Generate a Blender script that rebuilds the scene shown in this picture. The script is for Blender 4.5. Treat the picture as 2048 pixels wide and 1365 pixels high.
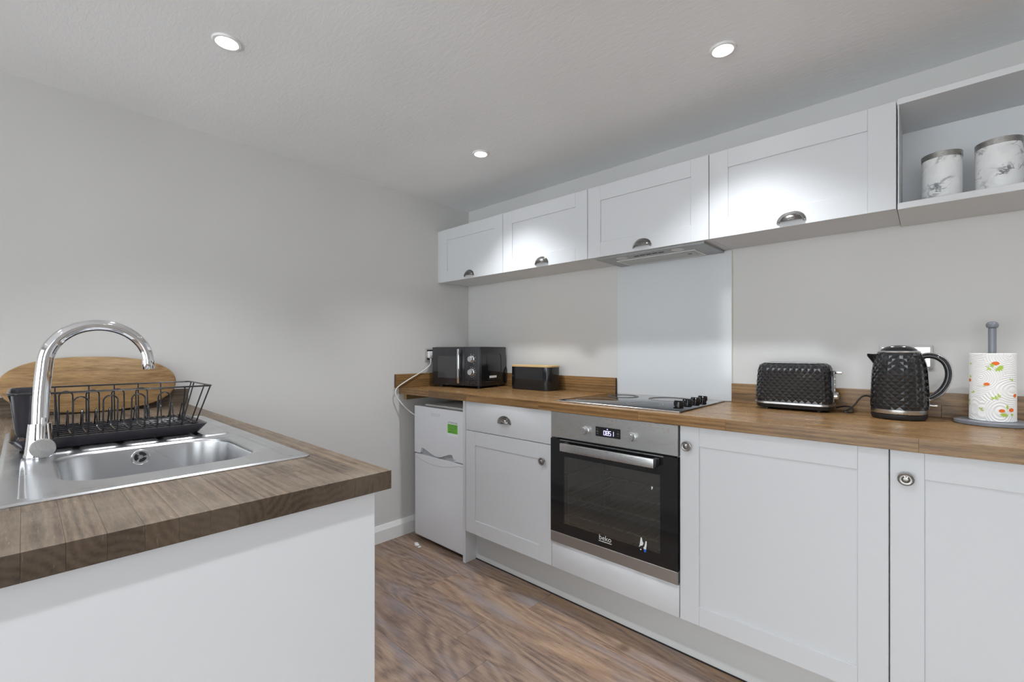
import bpy, bmesh, math, random
from mathutils import Vector, Matrix, noise
R = math.radians
PI = math.pi
random.seed(11)
for o in list(bpy.data.objects):
    bpy.data.objects.remove(o)
S = bpy.context.scene
COL = S.collection

# ------------------------------------------------------------------ camera
F, YAW, HOR = 901.3, .7454, 701.8
cam = bpy.data.cameras.new('camera')
cam.sensor_fit = 'HORIZONTAL'
cam.sensor_width = 36
cam.lens = F / 2048 * 36
cam.shift_y = (HOR - 682.5) / 2048
cam.clip_start = .02
co = bpy.data.objects.new('camera', cam)
co.location = (2.5026, -2.2374, 1.1912)
co.rotation_euler = (PI / 2, 0, YAW)
COL.objects.link(co)
S.camera = co

# ------------------------------------------------------------------ world, light, exposure
W = bpy.data.worlds.new('world')
S.world = W
W.use_nodes = True
W.node_tree.nodes['Background'].inputs[0].default_value = (.93, .965, 1, 1)
W.node_tree.nodes['Background'].inputs[1].default_value = 4.3
LAMP_W = 48.0
LAMP_COL = (.91, .955, 1.0)
LAMP_CONE = R(106)
S.view_settings.view_transform = 'Standard'
S.view_settings.look = 'None'
S.view_settings.gamma = 1
S.view_settings.use_curve_mapping = False
S.view_settings.exposure = 0.21
cy = S.cycles                            # light paths only: keeps the full-size render quick and clean
cy.max_bounces = 8
cy.diffuse_bounces = 5
cy.glossy_bounces = 4
cy.transmission_bounces = 4
cy.transparent_max_bounces = 8
cy.caustics_refractive = False
cy.use_denoising = True
RX, RY = 4.4, -4.6                      # room extents
ZC = 2.2176
WIN = {'front': (.25, 4.15, .06, 2.12), 'right': (-4.4, -2.9, .06, 2.12)}     # unseen glazed openings: front one widened, right one added, for fill light
for k, (a0, a1, z0, z1) in WIN.items():                 # portals: guide the world light that comes through these unseen openings
    wl = bpy.data.lights.new('window_portal', 'AREA')
    wl.shape = 'RECTANGLE'
    wl.size, wl.size_y = a1 - a0, z1 - z0
    wl.cycles.is_portal = True
    wo = bpy.data.objects.new('window_portal', wl)
    c = (a0 + a1) / 2
    wo.location = (c, RY - .02, (z0 + z1) / 2) if k == 'front' else (RX + .02, c, (z0 + z1) / 2)
    wo.rotation_euler = (PI / 2, 0, PI) if k == 'front' else (PI / 2, 0, -PI / 2 + PI)
    COL.objects.link(wo)


# ------------------------------------------------------------------ materials
def mat(name, col=(.8, .8, .8), rough=.5, metal=0., coat=0., spec=.5, emit=None, es=0, bump=None, trans=0, ior=1.45):
    m = bpy.data.materials.new(name)
    m.use_nodes = True
    b = m.node_tree.nodes['Principled BSDF']
    b.inputs['Base Color'].default_value = (*col, 1)
    b.inputs['Roughness'].default_value = rough
    b.inputs['Metallic'].default_value = metal
    b.inputs['Coat Weight'].default_value = coat
    b.inputs['Coat Roughness'].default_value = .08
    b.inputs['Specular IOR Level'].default_value = spec
    b.inputs['IOR'].default_value = ior
    b.inputs['Transmission Weight'].default_value = trans
    if emit:
        b.inputs['Emission Color'].default_value = (*emit, 1)
        b.inputs['Emission Strength'].default_value = es
    if bump:
        sc, st, stretch = bump
        n = NB(m)
        t = n.noise(n.map(n.coord('Object'), stretch), sc, 3, .55)
        n.link(n.bump(t, st), b, 'Normal')
    return m


class NB:
    def __init__(s, m):
        s.t = m.node_tree
        s.b = s.t.nodes['Principled BSDF']

    def n(s, ty, **k):
        x = s.t.nodes.new(ty)
        for a, v in k.items():
            setattr(x, a, v)
        return x

    def link(s, a, node, inp):
        s.t.links.new(a, node.inputs[inp])

    def setin(s, node, inp, v):
        if hasattr(v, 'node'):
            s.t.links.new(v, node.inputs[inp])
        else:
            node.inputs[inp].default_value = v

    def coord(s, w='Object'):
        return s.n('ShaderNodeTexCoord').outputs[w]

    def map(s, v, scale=(1, 1, 1), loc=(0, 0, 0), rot=(0, 0, 0)):
        x = s.n('ShaderNodeMapping')
        s.link(v, x, 'Vector')
        x.inputs['Scale'].default_value = scale
        s.setin(x, 'Location', loc)
        x.inputs['Rotation'].default_value = rot
        return x.outputs[0]

    def noise(s, v, sc, det=4, ro=.5, dist=0, col=False):
        x = s.n('ShaderNodeTexNoise')
        s.link(v, x, 'Vector')
        x.inputs['Scale'].default_value = sc
        x.inputs['Detail'].default_value = det
        x.inputs['Roughness'].default_value = ro
        x.inputs['Distortion'].default_value = dist
        return x.outputs['Color' if col else 'Fac']

    def wave(s, v, sc, dist, det=2, dsc=1, ty='RINGS', d='X', prof='SIN'):
        x = s.n('ShaderNodeTexWave')
        x.wave_type = ty
        if ty == 'RINGS':
            x.rings_direction = d
        else:
            x.bands_direction = d
        x.wave_profile = prof
        s.link(v, x, 'Vector')
        x.inputs['Scale'].default_value = sc
        x.inputs['Distortion'].default_value = dist
        x.inputs['Detail'].default_value = det
        x.inputs['Detail Scale'].default_value = dsc
        return x.outputs['Fac']

    def ramp(s, f, stops, interp='LINEAR'):
        x = s.n('ShaderNodeValToRGB')
        x.color_ramp.interpolation = interp
        e = x.color_ramp.elements
        while len(e) < len(stops):
            e.new(.5)
        for el, (p, c) in zip(e, stops):
            el.position = p
            el.color = (*c, 1) if len(c) == 3 else c
        s.setin(x, 'Fac', f)
        return x.outputs['Color']

    def mix(s, f, a, b, mode='MIX'):
        x = s.n('ShaderNodeMix', data_type='RGBA', blend_type=mode)
        s.setin(x, 'Factor', f)
        for i, v in ((6, a), (7, b)):
            if hasattr(v, 'node'):
                s.t.links.new(v, x.inputs[i])
            else:
                x.inputs[i].default_value = (*v, 1)
        return x.outputs[2]

    def math(s, op, a, b=0., c=0.):
        x = s.n('ShaderNodeMath', operation=op)
        s.setin(x, 0, a)
        s.setin(x, 1, b)
        s.setin(x, 2, c)
        return x.outputs[0]

    def vmath(s, op, a, b):
        x = s.n('ShaderNodeVectorMath', operation=op)
        s.setin(x, 0, a)
        s.setin(x, 1, b)
        return x.outputs[0]

    def rand(s):
        return s.n('ShaderNodeObjectInfo').outputs['Random']

    def bump(s, h, st, dist=.01):
        x = s.n('ShaderNodeBump')
        s.link(h, x, 'Height')
        x.inputs['Strength'].default_value = st
        x.inputs['Distance'].default_value = dist
        return x.outputs[0]


def lerp3(a, b, t):
    return tuple(x + (y - x) * t for x, y in zip(a, b))


def wood_mat(name, dark, mid, light, ring=26., rough=.4, worn=None, longax='X', spread=.035, coat=0., ringw=.16):
    """solid timber: growth rings about a wandering pith along the grain, one random cut per piece"""
    m = mat(name, mid, rough, coat=coat)
    n = NB(m)
    c = n.coord('Object')
    rnd = n.rand()
    wn = n.n('ShaderNodeTexWhiteNoise', noise_dimensions='1D')
    n.setin(wn, 'W', n.math('MULTIPLY', rnd, 371.3))
    off = n.vmath('MULTIPLY', n.vmath('SUBTRACT', wn.outputs['Color'], (.5, .5, .5)), (40., spread * 4, spread * 4))
    st = {'X': (.07, 1, 1), 'Y': (1, .07, 1)}[longax]
    v = n.vmath('ADD', n.map(c, st), off)
    rings = n.wave(v, ring, 2.2, 2, 1.2, d=longax)
    fib = n.noise(n.map(v, (1.6, 1, 1)) if longax == 'X' else n.map(v, (1, 1.6, 1)), 70, 4, .6)
    fine = n.noise(n.map(v, (1.5, 1, 1)) if longax == 'X' else n.map(v, (1, 1.5, 1)), 260, 3, .6)
    blot = n.noise(v, 14, 3, .5)
    base = n.ramp(n.math('ADD', n.math('MULTIPLY', rings, ringw), n.math('ADD', n.math('MULTIPLY', fine, .4), n.math('MULTIPLY', fib, .6 - ringw))),
                  [(.3, dark), (.5, mid), (.72, light)])
    tint = n.ramp(wn.outputs['Value'], [(0, (.74, .72, .70)), (.5, (1, 1, 1)), (1, (1.22, 1.16, 1.06))])
    colr = n.mix(.85, base, tint, 'MULTIPLY')
    colr = n.mix(.35, colr, n.ramp(blot, [(.3, (.72, .7, .68)), (.7, (1.2, 1.2, 1.2))]), 'MULTIPLY')
    if worn:
        geo = n.n('ShaderNodeNewGeometry')
        wp = geo.outputs['Position']
        w = n.noise(n.map(wp, (1, 1, 1)), 7, 5, .62)
        msk = n.ramp(w, [(.46, (0, 0, 0)), (.72, (.75, .75, .75))])
        colr = n.mix(msk, colr, worn)
        sc = n.noise(n.map(wp, (1, 9, 1), rot=(0, 0, .5)), 40, 2, .5)
        colr = n.mix(n.ramp(sc, [(.68, (0, 0, 0)), (.74, (.35, .35, .35))]), colr, (.42, .36, .28))
    sp = n.n('ShaderNodeSeparateXYZ')
    n.link(n.n('ShaderNodeTexCoord').outputs['Normal'], sp, 0)
    eg = n.math('GREATER_THAN', n.math('ABSOLUTE', sp.outputs[0 if longax == 'X' else 1]), .7)      # oiled end grain soaks in and is darker
    colr = n.mix(eg, colr, n.mix(1, colr, (.55, .53, .5), 'MULTIPLY'))
    n.link(colr, n.b, 'Base Color')
    n.link(n.ramp(fine, [(.2, (rough + .12,) * 3), (.8, (rough - .08,) * 3)]), n.b, 'Roughness')
    n.link(n.bump(fine, .12, .002), n.b, 'Normal')
    return m


def floor_mat():
    m = mat('vinyl_plank', rough=.42)
    n = NB(m)
    c = n.coord('Object')
    rnd = n.rand()
    wn = n.n('ShaderNodeTexWhiteNoise', noise_dimensions='1D')
    n.setin(wn, 'W', n.math('MULTIPLY', rnd, 913.7))
    off = n.vmath('MULTIPLY', n.vmath('SUBTRACT', wn.outputs['Color'], (.5, .5, .5)), (30., .25, 9.))
    v = n.vmath('ADD', n.map(c, (.2, 1, 1)), off)
    wob = n.noise(v, 7, 3, .5, col=True)
    v2 = n.vmath('ADD', v, n.vmath('MULTIPLY', n.vmath('SUBTRACT', wob, (.5, .5, .5)), (.12, .16, .1)))
    vor = n.n('ShaderNodeTexVoronoi', feature='SMOOTH_F1')
    n.link(v2, vor, 'Vector')
    vor.inputs['Scale'].default_value = 4.2
    vor.inputs['Smoothness'].default_value = .7
    d = vor.outputs['Distance']
    ring = n.math('SINE', n.math('MULTIPLY', d, 90.))
    ring = n.math('MULTIPLY_ADD', ring, .5, .5)
    fine = n.noise(n.map(v, (.5, 1, 1)), 210, 4, .65)
    fib = n.noise(n.map(v, (.45, 1, 1)), 55, 5, .6)
    g = n.math('ADD', n.math('MULTIPLY', ring, .13), n.math('ADD', n.math('MULTIPLY', fine, .45), n.math('MULTIPLY', fib, .42)))
    base = n.ramp(g, [(.30, (.085, .056, .044)), (.47, (.205, .138, .102)), (.60, (.285, .20, .142)), (.78, (.42, .32, .24))])
    big = n.noise(n.map(v, (1.4, 1, 1)), 9, 3, .5)
    base = n.mix(n.ramp(big, [(.52, (0, 0, 0)), (.72, (.75, .75, .75))]), base, (.22, .20, .21))
    big2 = n.noise(n.map(v, (1.2, 1, 1), loc=(3, 5, 1)), 6, 2, .5)
    base = n.mix(n.ramp(big2, [(.55, (0, 0, 0)), (.7, (.55, .55, .55))]), base, (.33, .215, .12))
    tint = n.ramp(wn.outputs['Value'], [(0, (.84, .84, .88)), (.5, (1, 1, 1)), (1, (1.14, 1.07, 1.0))])
    base = n.mix(1, base, tint, 'MULTIPLY')
    n.link(base, n.b, 'Base Color')
    n.link(n.bump(g, .25, .003), n.b, 'Normal')
    n.link(n.ramp(fib, [(.3, (.55,) * 3), (.7, (.36,) * 3)]), n.b, 'Roughness')
    return m


def steel_mat(name, col=(.62, .62, .62), rough=.3, stretch=(2, 60, 60), rust=False):
    m = mat(name, col, rough, 1)
    n = NB(m)
    c = n.coord('Object')
    s = n.noise(n.map(c, stretch), 30, 3, .6)
    n.link(n.ramp(s, [(.3, (rough - .08,) * 3), (.7, (rough + .12,) * 3)]), n.b, 'Roughness')
    n.link(n.bump(s, .05, .001), n.b, 'Normal')
    if rust:
        a = n.noise(n.map(c, (3.2, 1, 9)), 22, 5, .7)
        bl = n.noise(c, 7, 2, .5)
        k = n.math('MULTIPLY', n.ramp(a, [(.55, (0, 0, 0)), (.62, (1, 1, 1))]), n.ramp(bl, [(.42, (0, 0, 0)), (.58, (.9, .9, .9))]))
        n.link(n.mix(k, col, (.40, .30, .20)), n.b, 'Base Color')
        n.link(n.math('SUBTRACT', 1, n.math('MULTIPLY', k, .8)), n.b, 'Metallic')
    return m


def sink_mat():
    m = mat('sink_steel', (.60, .60, .61), .3, 1)
    n = NB(m)
    c = n.coord('Object')
    b = n.noise(c, 5, 2, .5)
    n.link(n.ramp(n.noise(c, 4, 1, .4), [(.3, (.25,) * 3), (.7, (.31,) * 3)]), n.b, 'Roughness')
    n.link(n.mix(n.ramp(b, [(.45, (0, 0, 0)), (.75, (.5, .5, .5))]), (.62, .62, .63), (.48, .48, .49)), n.b, 'Base Color')
    return m


def paint_mat(name, col, rough, sc, st, stretch=(1, 1, 1), tint=.03):
    m = mat(name, col, rough)
    n = NB(m)
    c = n.coord('Object')
    t = n.noise(n.map(c, stretch), sc, 2, .6, .6)
    big = n.noise(c, 1.6, 1, .5)
    n.link(n.mix(n.ramp(big, [(.3, (0, 0, 0)), (.7, (1, 1, 1))]), tuple(x * (1 - tint) for x in col), tuple(x * (1 + tint) for x in col)), n.b, 'Base Color')
    if st > .1:
        n.link(n.bump(t, st, .004), n.b, 'Normal')
    return m


def marble_mat():
    m = mat('marble_print', (.86, .86, .86), .28)
    n = NB(m)
    c = n.coord('Object')
    rnd = n.rand()
    cc = n.vmath('ADD', n.map(c, (1, 1, 1), rot=(.5, .4, .2)), n.math('MULTIPLY', rnd, 50.))
    w = n.noise(cc, 9, 2, .5, col=True)
    v = n.vmath('ADD', cc, n.vmath('MULTIPLY', n.vmath('SUBTRACT', w, (.5, .5, .5)), (.16, .16, .16)))
    a = n.noise(n.map(v, (1, 1, 2.2)), 13, 6, .6)
    vein = n.ramp(n.math('ABSOLUTE', n.math('SUBTRACT', a, .5)), [(0, (1, 1, 1)), (.012, (.75, .75, .75)), (.05, (0, 0, 0))])
    gate = n.ramp(n.noise(cc, 15, 2, .5), [(.46, (0, 0, 0)), (.62, (1, 1, 1))])
    soft = n.ramp(n.noise(v, 22, 3, .5), [(.5, (0, 0, 0)), (.75, (.3, .3, .3))])
    col = n.mix(soft, (.80, .80, .80), (.45, .45, .47))
    col = n.mix(n.math('MULTIPLY', vein, gate), col, (.10, .10, .115))
    n.link(col, n.b, 'Base Color')
    return m


def towel_mat():
    m = mat('embossed_paper', (.86, .85, .84), .9)
    n = NB(m)
    c = n.coord('Object')
    v = n.n('ShaderNodeTexVoronoi')
    n.link(n.map(c, (1, 1, 1)), v, 'Vector')
    v.inputs['Scale'].default_value = 11
    s = n.math('SINE', n.math('MULTIPLY', v.outputs['Distance'], 110.))
    n.link(n.bump(s, .3, .0022), n.b, 'Normal')
    return m


def glass_mat(name, tint, gloss_fac, rough=.03, lines=False):
    """dark or clear pane: mostly see-through with a mirror coat"""
    m = bpy.data.materials.new(name)
    m.use_nodes = True
    t = m.node_tree
    t.nodes.clear()
    out = t.nodes.new('ShaderNodeOutputMaterial')
    mx = t.nodes.new('ShaderNodeMixShader')
    tr = t.nodes.new('ShaderNodeBsdfTransparent')
    gl = t.nodes.new('ShaderNodeBsdfGlossy')
    fr = t.nodes.new('ShaderNodeFresnel')
    fr.inputs[0].default_value = 1.5
    ad = t.nodes.new('ShaderNodeMath')
    ad.operation = 'MULTIPLY'
    ad.inputs[1].default_value = gloss_fac
    t.links.new(fr.outputs[0], ad.inputs[0])
    tr.inputs[0].default_value = (*tint, 1)
    gl.inputs['Roughness'].default_value = rough
    t.links.new(ad.outputs[0], mx.inputs[0])
    t.links.new(tr.outputs[0], mx.inputs[1])
    t.links.new(gl.outputs[0], mx.inputs[2])
    last = mx.outputs[0]
    if lines:
        df = t.nodes.new('ShaderNodeBsdfDiffuse')
        df.inputs[0].default_value = (.30, .29, .27, 1)
        tc = t.nodes.new('ShaderNodeTexCoord')
        sp = t.nodes.new('ShaderNodeSeparateXYZ')
        t.links.new(tc.outputs['Object'], sp.inputs[0])
        mm = t.nodes.new('ShaderNodeMath')
        mm.operation = 'MULTIPLY'
        mm.inputs[1].default_value = 1 / .0055
        t.links.new(sp.outputs[2], mm.inputs[0])
        f2 = t.nodes.new('ShaderNodeMath')
        f2.operation = 'FRACT'
        t.links.new(mm.outputs[0], f2.inputs[0])
        g2 = t.nodes.new('ShaderNodeMath')
        g2.operation = 'LESS_THAN'
        g2.inputs[1].default_value = .45
        t.links.new(f2.outputs[0], g2.inputs[0])
        m3 = t.nodes.new('ShaderNodeMath')
        m3.operation = 'MULTIPLY'
        m3.inputs[1].default_value = .16
        t.links.new(g2.outputs[0], m3.inputs[0])
        mx2 = t.nodes.new('ShaderNodeMixShader')
        t.links.new(m3.outputs[0], mx2.inputs[0])
        t.links.new(last, mx2.inputs[1])
        t.links.new(df.outputs[0], mx2.inputs[2])
        last = mx2.outputs[0]
    t.links.new(last, out.inputs[0])
    return m


M = {}
M['wall'] = paint_mat('greige_paint', (.63, .62, .605), .55, 160, .08)
M['ceiling'] = paint_mat('ceiling_paint', (.83, .84, .85), .5, 30, .22, (1, 2.4, 1))
M['floor'] = floor_mat()
M['sub'] = mat('subfloor', (.10, .08, .07), .9)
M['skirt'] = mat('white_gloss_paint', (.78, .78, .77), .35)
M['cab'] = mat('white_cabinet', (.635, .645, .665), .42)
M['carcass'] = mat('white_melamine', (.66, .67, .685), .5)
M['plinth'] = mat('plinth_white', (.66, .67, .67), .45)
M['wood_k'] = wood_mat('oiled_oak', (.115, .062, .024), (.235, .130, .050), (.35, .21, .09), rough=.27)
M['wood_p'] = wood_mat('worn_walnut', (.062, .043, .030), (.115, .082, .056), (.165, .122, .085), rough=.45, worn=(.20, .16, .12), ringw=.2)
M['batten'] = wood_mat('pine', (.33, .2, .09), (.45, .29, .14), (.55, .38, .2), rough=.6)
M['board'] = wood_mat('acacia_board', (.18, .10, .04), (.36, .225, .10), (.50, .345, .18), ring=7, rough=.5, longax='Y', spread=.3, ringw=.22)
M['bamboo'] = mat('bamboo_lid', (.62, .43, .2), .45, bump=(80, .1, (1, 20, 20)))
M['sink'] = sink_mat()
M['chrome'] = mat('chrome', (.82, .82, .84), .06, 1)
M['satin'] = steel_mat('satin_steel', (.62, .62, .62), .26)
M['brightsteel'] = mat('bright_steel', (.80, .80, .80), .24, 1)
M['steel'] = steel_mat('brushed_steel', (.50, .50, .49), .36, (1, 40, 50))
M['rusty'] = steel_mat('stained_steel', (.52, .52, .51), .36, (1, 40, 50), rust=True)
M['pewter'] = steel_mat('pewter', (.30, .285, .27), .28, (20, 20, 20))
M['nickel'] = steel_mat('nickel_handle', (.25, .24, .23), .2, (8, 8, 8))
M['hoodgrey'] = mat('hood_grey', (.36, .365, .37), .4, .6)
M['filter'] = mat('filter_mesh', (.50, .50, .47), .45, .7)
M['black'] = mat('black_gloss', (.012, .012, .014), .1, coat=.3)
M['blackface'] = mat('black_facet_plastic', (.016, .016, .018), .14, coat=.5)
M['blackmat'] = mat('black_plastic', (.02, .02, .022), .42)
M['blackwire'] = mat('black_wire', (.018, .017, .02), .25, coat=.4)
M['rackplastic'] = mat('rack_tray_plastic', (.028, .027, .034), .18)
M['hob'] = mat('hob_glass', (.008, .008, .009), .04, spec=.8)
M['mwglass'] = mat('microwave_window', (.045, .045, .047), .12, coat=.4)
M['mwpanel'] = mat('microwave_panel', (.035, .035, .04), .3)
M['mwdoor'] = mat('microwave_door', (.022, .022, .026), .14, coat=.5)
M['socketframe'] = mat('socket_frame', (.52, .51, .49), .3, .4)
M['hobring'] = mat('hob_ring_print', (.10, .10, .10), .3)
M['hobring2'] = mat('hob_ring_residue', (.17, .16, .15), .5)
M['ovenglass'] = mat('oven_black_glass', (.012, .012, .013), .05, spec=.6)
M['ovenwin'] = glass_mat('oven_window', (.76, .75, .72), 1.2, lines=True)
M['cavity'] = mat('oven_enamel', (.17, .17, .165), .4)
M['pane'] = glass_mat('clear_pane', (.94, .96, .96), 1.0)
M['splash'] = mat('pale_glass', (.66, .685, .71), .12, coat=.6)
M['splashedge'] = mat('sealant', (.62, .62, .5), .4)
M['fridge'] = mat('fridge_white', (.74, .75, .79), .3)
M['fridgegrey'] = mat('fridge_grey', (.42, .43, .45), .45)
M['whiteplastic'] = mat('white_plastic', (.80, .80, .79), .35)
M['ink'] = mat('grey_ink', (.10, .11, .14), .6)
M['logogrey'] = mat('logo_grey', (.58, .59, .61), .35)
M['green'] = mat('sticker_green', (.16, .50, .03), .45)
M['sticker'] = mat('sticker_white', (.80, .81, .83), .45)
M['whiteprint'] = mat('white_print', (.72, .72, .72), .4)
M['digits'] = mat('lit_digits', (.1, .1, .2), .5, emit=(.62, .60, 1.0), es=1.6)
M['lens'] = mat('lamp_lens', (.9, .9, .9), .5, emit=(1, .98, .96), es=22)
M['hoodlens'] = mat('hood_lamp_glass', (.62, .62, .62), .35)
M['trim'] = mat('lamp_trim', (.80, .80, .80), .3)
M['lidsteel'] = steel_mat('lid_steel', (.42, .41, .39), .3, (3, 3, 60))
M['marble'] = marble_mat()
M['towel'] = towel_mat()
M['orange'] = mat('orange_print', (.80, .17, .03), .85)
M['leaf'] = mat('leaf_print', (.42, .58, .08), .85)
M['greyprint'] = mat('grey_print', (.42, .42, .46), .85)
M['greypaint'] = mat('grey_painted_wood', (.20, .21, .235), .28)
M['cable'] = mat('white_cable', (.76, .75, .72), .45)
M['blue'] = mat('blue_paper', (.02, .13, .62), .5)
M['debris'] = mat('plaster_crumb', (.6, .58, .56), .9)


# ------------------------------------------------------------------ mesh helpers
def box(bm, x0, x1, y0, y1, z0, z1, bev=0, seg=1):
    t = bmesh.new()
    vs = [t.verts.new((x, y, z)) for x in (x0, x1) for y in (y0, y1) for z in (z0, z1)]
    for f in ((0, 1, 3, 2), (4, 6, 7, 5), (0, 4, 5, 1), (2, 3, 7, 6), (0, 2, 6, 4), (1, 5, 7, 3)):
        t.faces.new([vs[i] for i in f])
    if bev:
        bmesh.ops.bevel(t, geom=list(t.edges), offset=bev, segments=seg, profile=.5, affect='EDGES')
    merge(bm, t)
    return bm


def merge(bm, t, mtx=None):
    t.verts.index_update()
    mp = [bm.verts.new(mtx @ v.co if mtx else v.co) for v in t.verts]
    for f in t.faces:
        try:
            bm.faces.new([mp[v.index] for v in f.verts]).smooth = f.smooth
        except ValueError:
            pass
    t.free()


def B():
    return bmesh.new()


def tube(bm, pts, r, seg=8, closed=False, caps=True):
    pts = [Vector(p) for p in pts]
    n = len(pts)
    rs = r if isinstance(r, (list, tuple)) else [r] * n
    rings = []
    up = None
    for i, p in enumerate(pts):
        if closed:
            t = (pts[(i + 1) % n] - pts[i - 1]).normalized()
        else:
            t = (pts[min(i + 1, n - 1)] - pts[max(i - 1, 0)]).normalized()
        if up is None:
            up = Vector((0, 0, 1)) if abs(t.z) < .9 else Vector((1, 0, 0))
        up = (up - t * up.dot(t)).normalized()
        s = t.cross(up)
        rings.append([bm.verts.new(p + (up * math.cos(a) + s * math.sin(a)) * rs[i]) for a in [2 * PI * k / seg for k in range(seg)]])
    m = n if closed else n - 1
    for i in range(m):
        a, b = rings[i], rings[(i + 1) % n]
        for k in range(seg):
            bm.faces.new((a[k], a[(k + 1) % seg], b[(k + 1) % seg], b[k]))
    if caps and not closed:
        bm.faces.new(rings[0][::-1])
        bm.faces.new(rings[-1])
    return bm


def smooth_path(pts, k=6, closed=False):
    pts = [Vector(p) for p in pts]
    out = []
    n = len(pts)
    for i in range(n if closed else n - 1):
        if closed:
            p0, p1, p2, p3 = pts[i - 1], pts[i], pts[(i + 1) % n], pts[(i + 2) % n]
        else:
            p0, p1, p2, p3 = pts[max(i - 1, 0)], pts[i], pts[i + 1], pts[min(i + 2, n - 1)]
        for j in range(k):
            t = j / k
            out.append(.5 * ((2 * p1) + (p2 - p0) * t + (2 * p0 - 5 * p1 + 4 * p2 - p3) * t * t + (3 * p1 - p0 - 3 * p2 + p3) * t ** 3))
    if not closed:
        out.append(pts[-1])
    return out


def lathe(bm, prof, seg=32, mtx=None, cap=True):
    """prof: (r, z) pairs bottom to top, about the z axis"""
    mtx = mtx or Matrix()
    rings = []
    for r, z in prof:
        if r < 1e-6:
            rings.append([bm.verts.new(mtx @ Vector((0, 0, z)))])
        else:
            rings.append([bm.verts.new(mtx @ Vector((r * math.cos(2 * PI * k / seg), r * math.sin(2 * PI * k / seg), z))) for k in range(seg)])
    for a, b in zip(rings, rings[1:]):
        for k in range(seg):
            if len(a) == 1 and len(b) == 1:
                continue
            if len(a) == 1:
                bm.faces.new((a[0], b[(k + 1) % seg], b[k]))
            elif len(b) == 1:
                bm.faces.new((a[k], a[(k + 1) % seg], b[0]))
            else:
                bm.faces.new((a[k], a[(k + 1) % seg], b[(k + 1) % seg], b[k]))
    if cap:
        if len(rings[0]) > 1:
            bm.faces.new(rings[0][::-1])
        if len(rings[-1]) > 1:
            bm.faces.new(rings[-1])
    return bm


def rrect(cx, cy, w, d, r, n=8):
    """counter-clockwise rounded rectangle outline"""
    out = []
    for sx, sy, a0 in ((1, 1, 0), (-1, 1, 90), (-1, -1, 180), (1, -1, 270)):
        for i in range(n + 1):
            a = R(a0 + 90 * i / n)
            out.append((cx + sx * (w / 2 - r) + r * math.cos(a), cy + sy * (d / 2 - r) + r * math.sin(a)))
    return out


def loft(bm, loops, cap0=True, cap1=True):
    rings = [[bm.verts.new(p) for p in lp] for lp in loops]
    n = len(rings[0])
    for a, b in zip(rings, rings[1:]):
        for k in range(n):
            bm.faces.new((a[k], a[(k + 1) % n], b[(k + 1) % n], b[k]))
    if cap0:
        bm.faces.new(rings[0][::-1])
    if cap1:
        bm.faces.new(rings[-1])
    return bm


def prism(bm, poly, y0, y1):
    """poly in x-z, extruded along y"""
    a = [bm.verts.new((x, y0, z)) for x, z in poly]
    b = [bm.verts.new((x, y1, z)) for x, z in poly]
    n = len(poly)
    for k in range(n):
        bm.faces.new((a[k], a[(k + 1) % n], b[(k + 1) % n], b[k]))
    bmesh.ops.triangulate(bm, faces=[bm.faces.new(a[::-1]), bm.faces.new(b)])
    return bm


def axis_mtx(loc, direction):
    """matrix whose z axis points along direction"""
    q = Vector((0, 0, 1)).rotation_difference(Vector(direction))
    return Matrix.Translation(loc) @ q.to_matrix().to_4x4()


def text_bm(s, size, thick=.0004, align='CENTER'):
    cu = bpy.data.curves.new('t', 'FONT')
    cu.body = s
    cu.size = size
    cu.align_x = align
    cu.extrude = thick / 2
    cu.resolution_u = 3
    ob = bpy.data.objects.new('t', cu)
    COL.objects.link(ob)
    dg = bpy.context.evaluated_depsgraph_get()
    me = bpy.data.meshes.new_from_object(ob.evaluated_get(dg))
    bm = bmesh.new()
    bm.from_mesh(me)
    bpy.data.objects.remove(ob)
    bpy.data.curves.remove(cu)
    bpy.data.meshes.remove(me)
    return bm


def facing_front(x, y, z):
    """maps text in its own x-y plane onto a face that looks towards -y"""
    return Matrix.Translation((x, y, z)) @ Matrix.Rotation(PI / 2, 4, 'X')


# ------------------------------------------------------------------ object helpers
def top_of(o):
    while o.parent:
        o = o.parent
    return o


def obj(name, bm, m, parent=None, local=False, smooth=True, ang=32, origin=None):
    if bm.faces:
        bmesh.ops.recalc_face_normals(bm, faces=list(bm.faces))
    if parent is not None and not local:
        bm.transform(Matrix.Translation(-top_of(parent).location))
    if origin is not None:
        bm.transform(Matrix.Translation(-Vector(origin)))
    me = bpy.data.meshes.new(name)
    bm.to_mesh(me)
    bm.free()
    me.materials.append(M[m])
    if smooth:
        for p in me.polygons:
            p.use_smooth = True
        me.set_sharp_from_angle(angle=R(ang))
    o = bpy.data.objects.new(name, me)
    COL.objects.link(o)
    if parent is not None:
        o.parent = parent
    if origin is not None:
        o.location = origin
    return o


def tag(o, label, cat, group=None):
    o['label'] = label
    o['category'] = cat
    if group:
        o['group'] = group
    return o


def thing(name, label, cat, loc=(0, 0, 0), rz=0, group=None):
    o = bpy.data.objects.new(name, None)
    o.empty_display_size = .05
    o.location = loc
    o.rotation_euler = (0, 0, rz)
    COL.objects.link(o)
    bpy.context.view_layer.update()
    return tag(o, label, cat, group)


def struct(name, bm, m, parent=None, **k):
    o = obj(name, bm, m, parent, **k)
    if parent is None:
        o['kind'] = 'structure'
    return o


def dup(o, parent=None):
    c = o.copy()
    COL.objects.link(c)
    c.parent = parent
    for ch in list(o.children):
        dup(ch, c)
    return c


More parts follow.
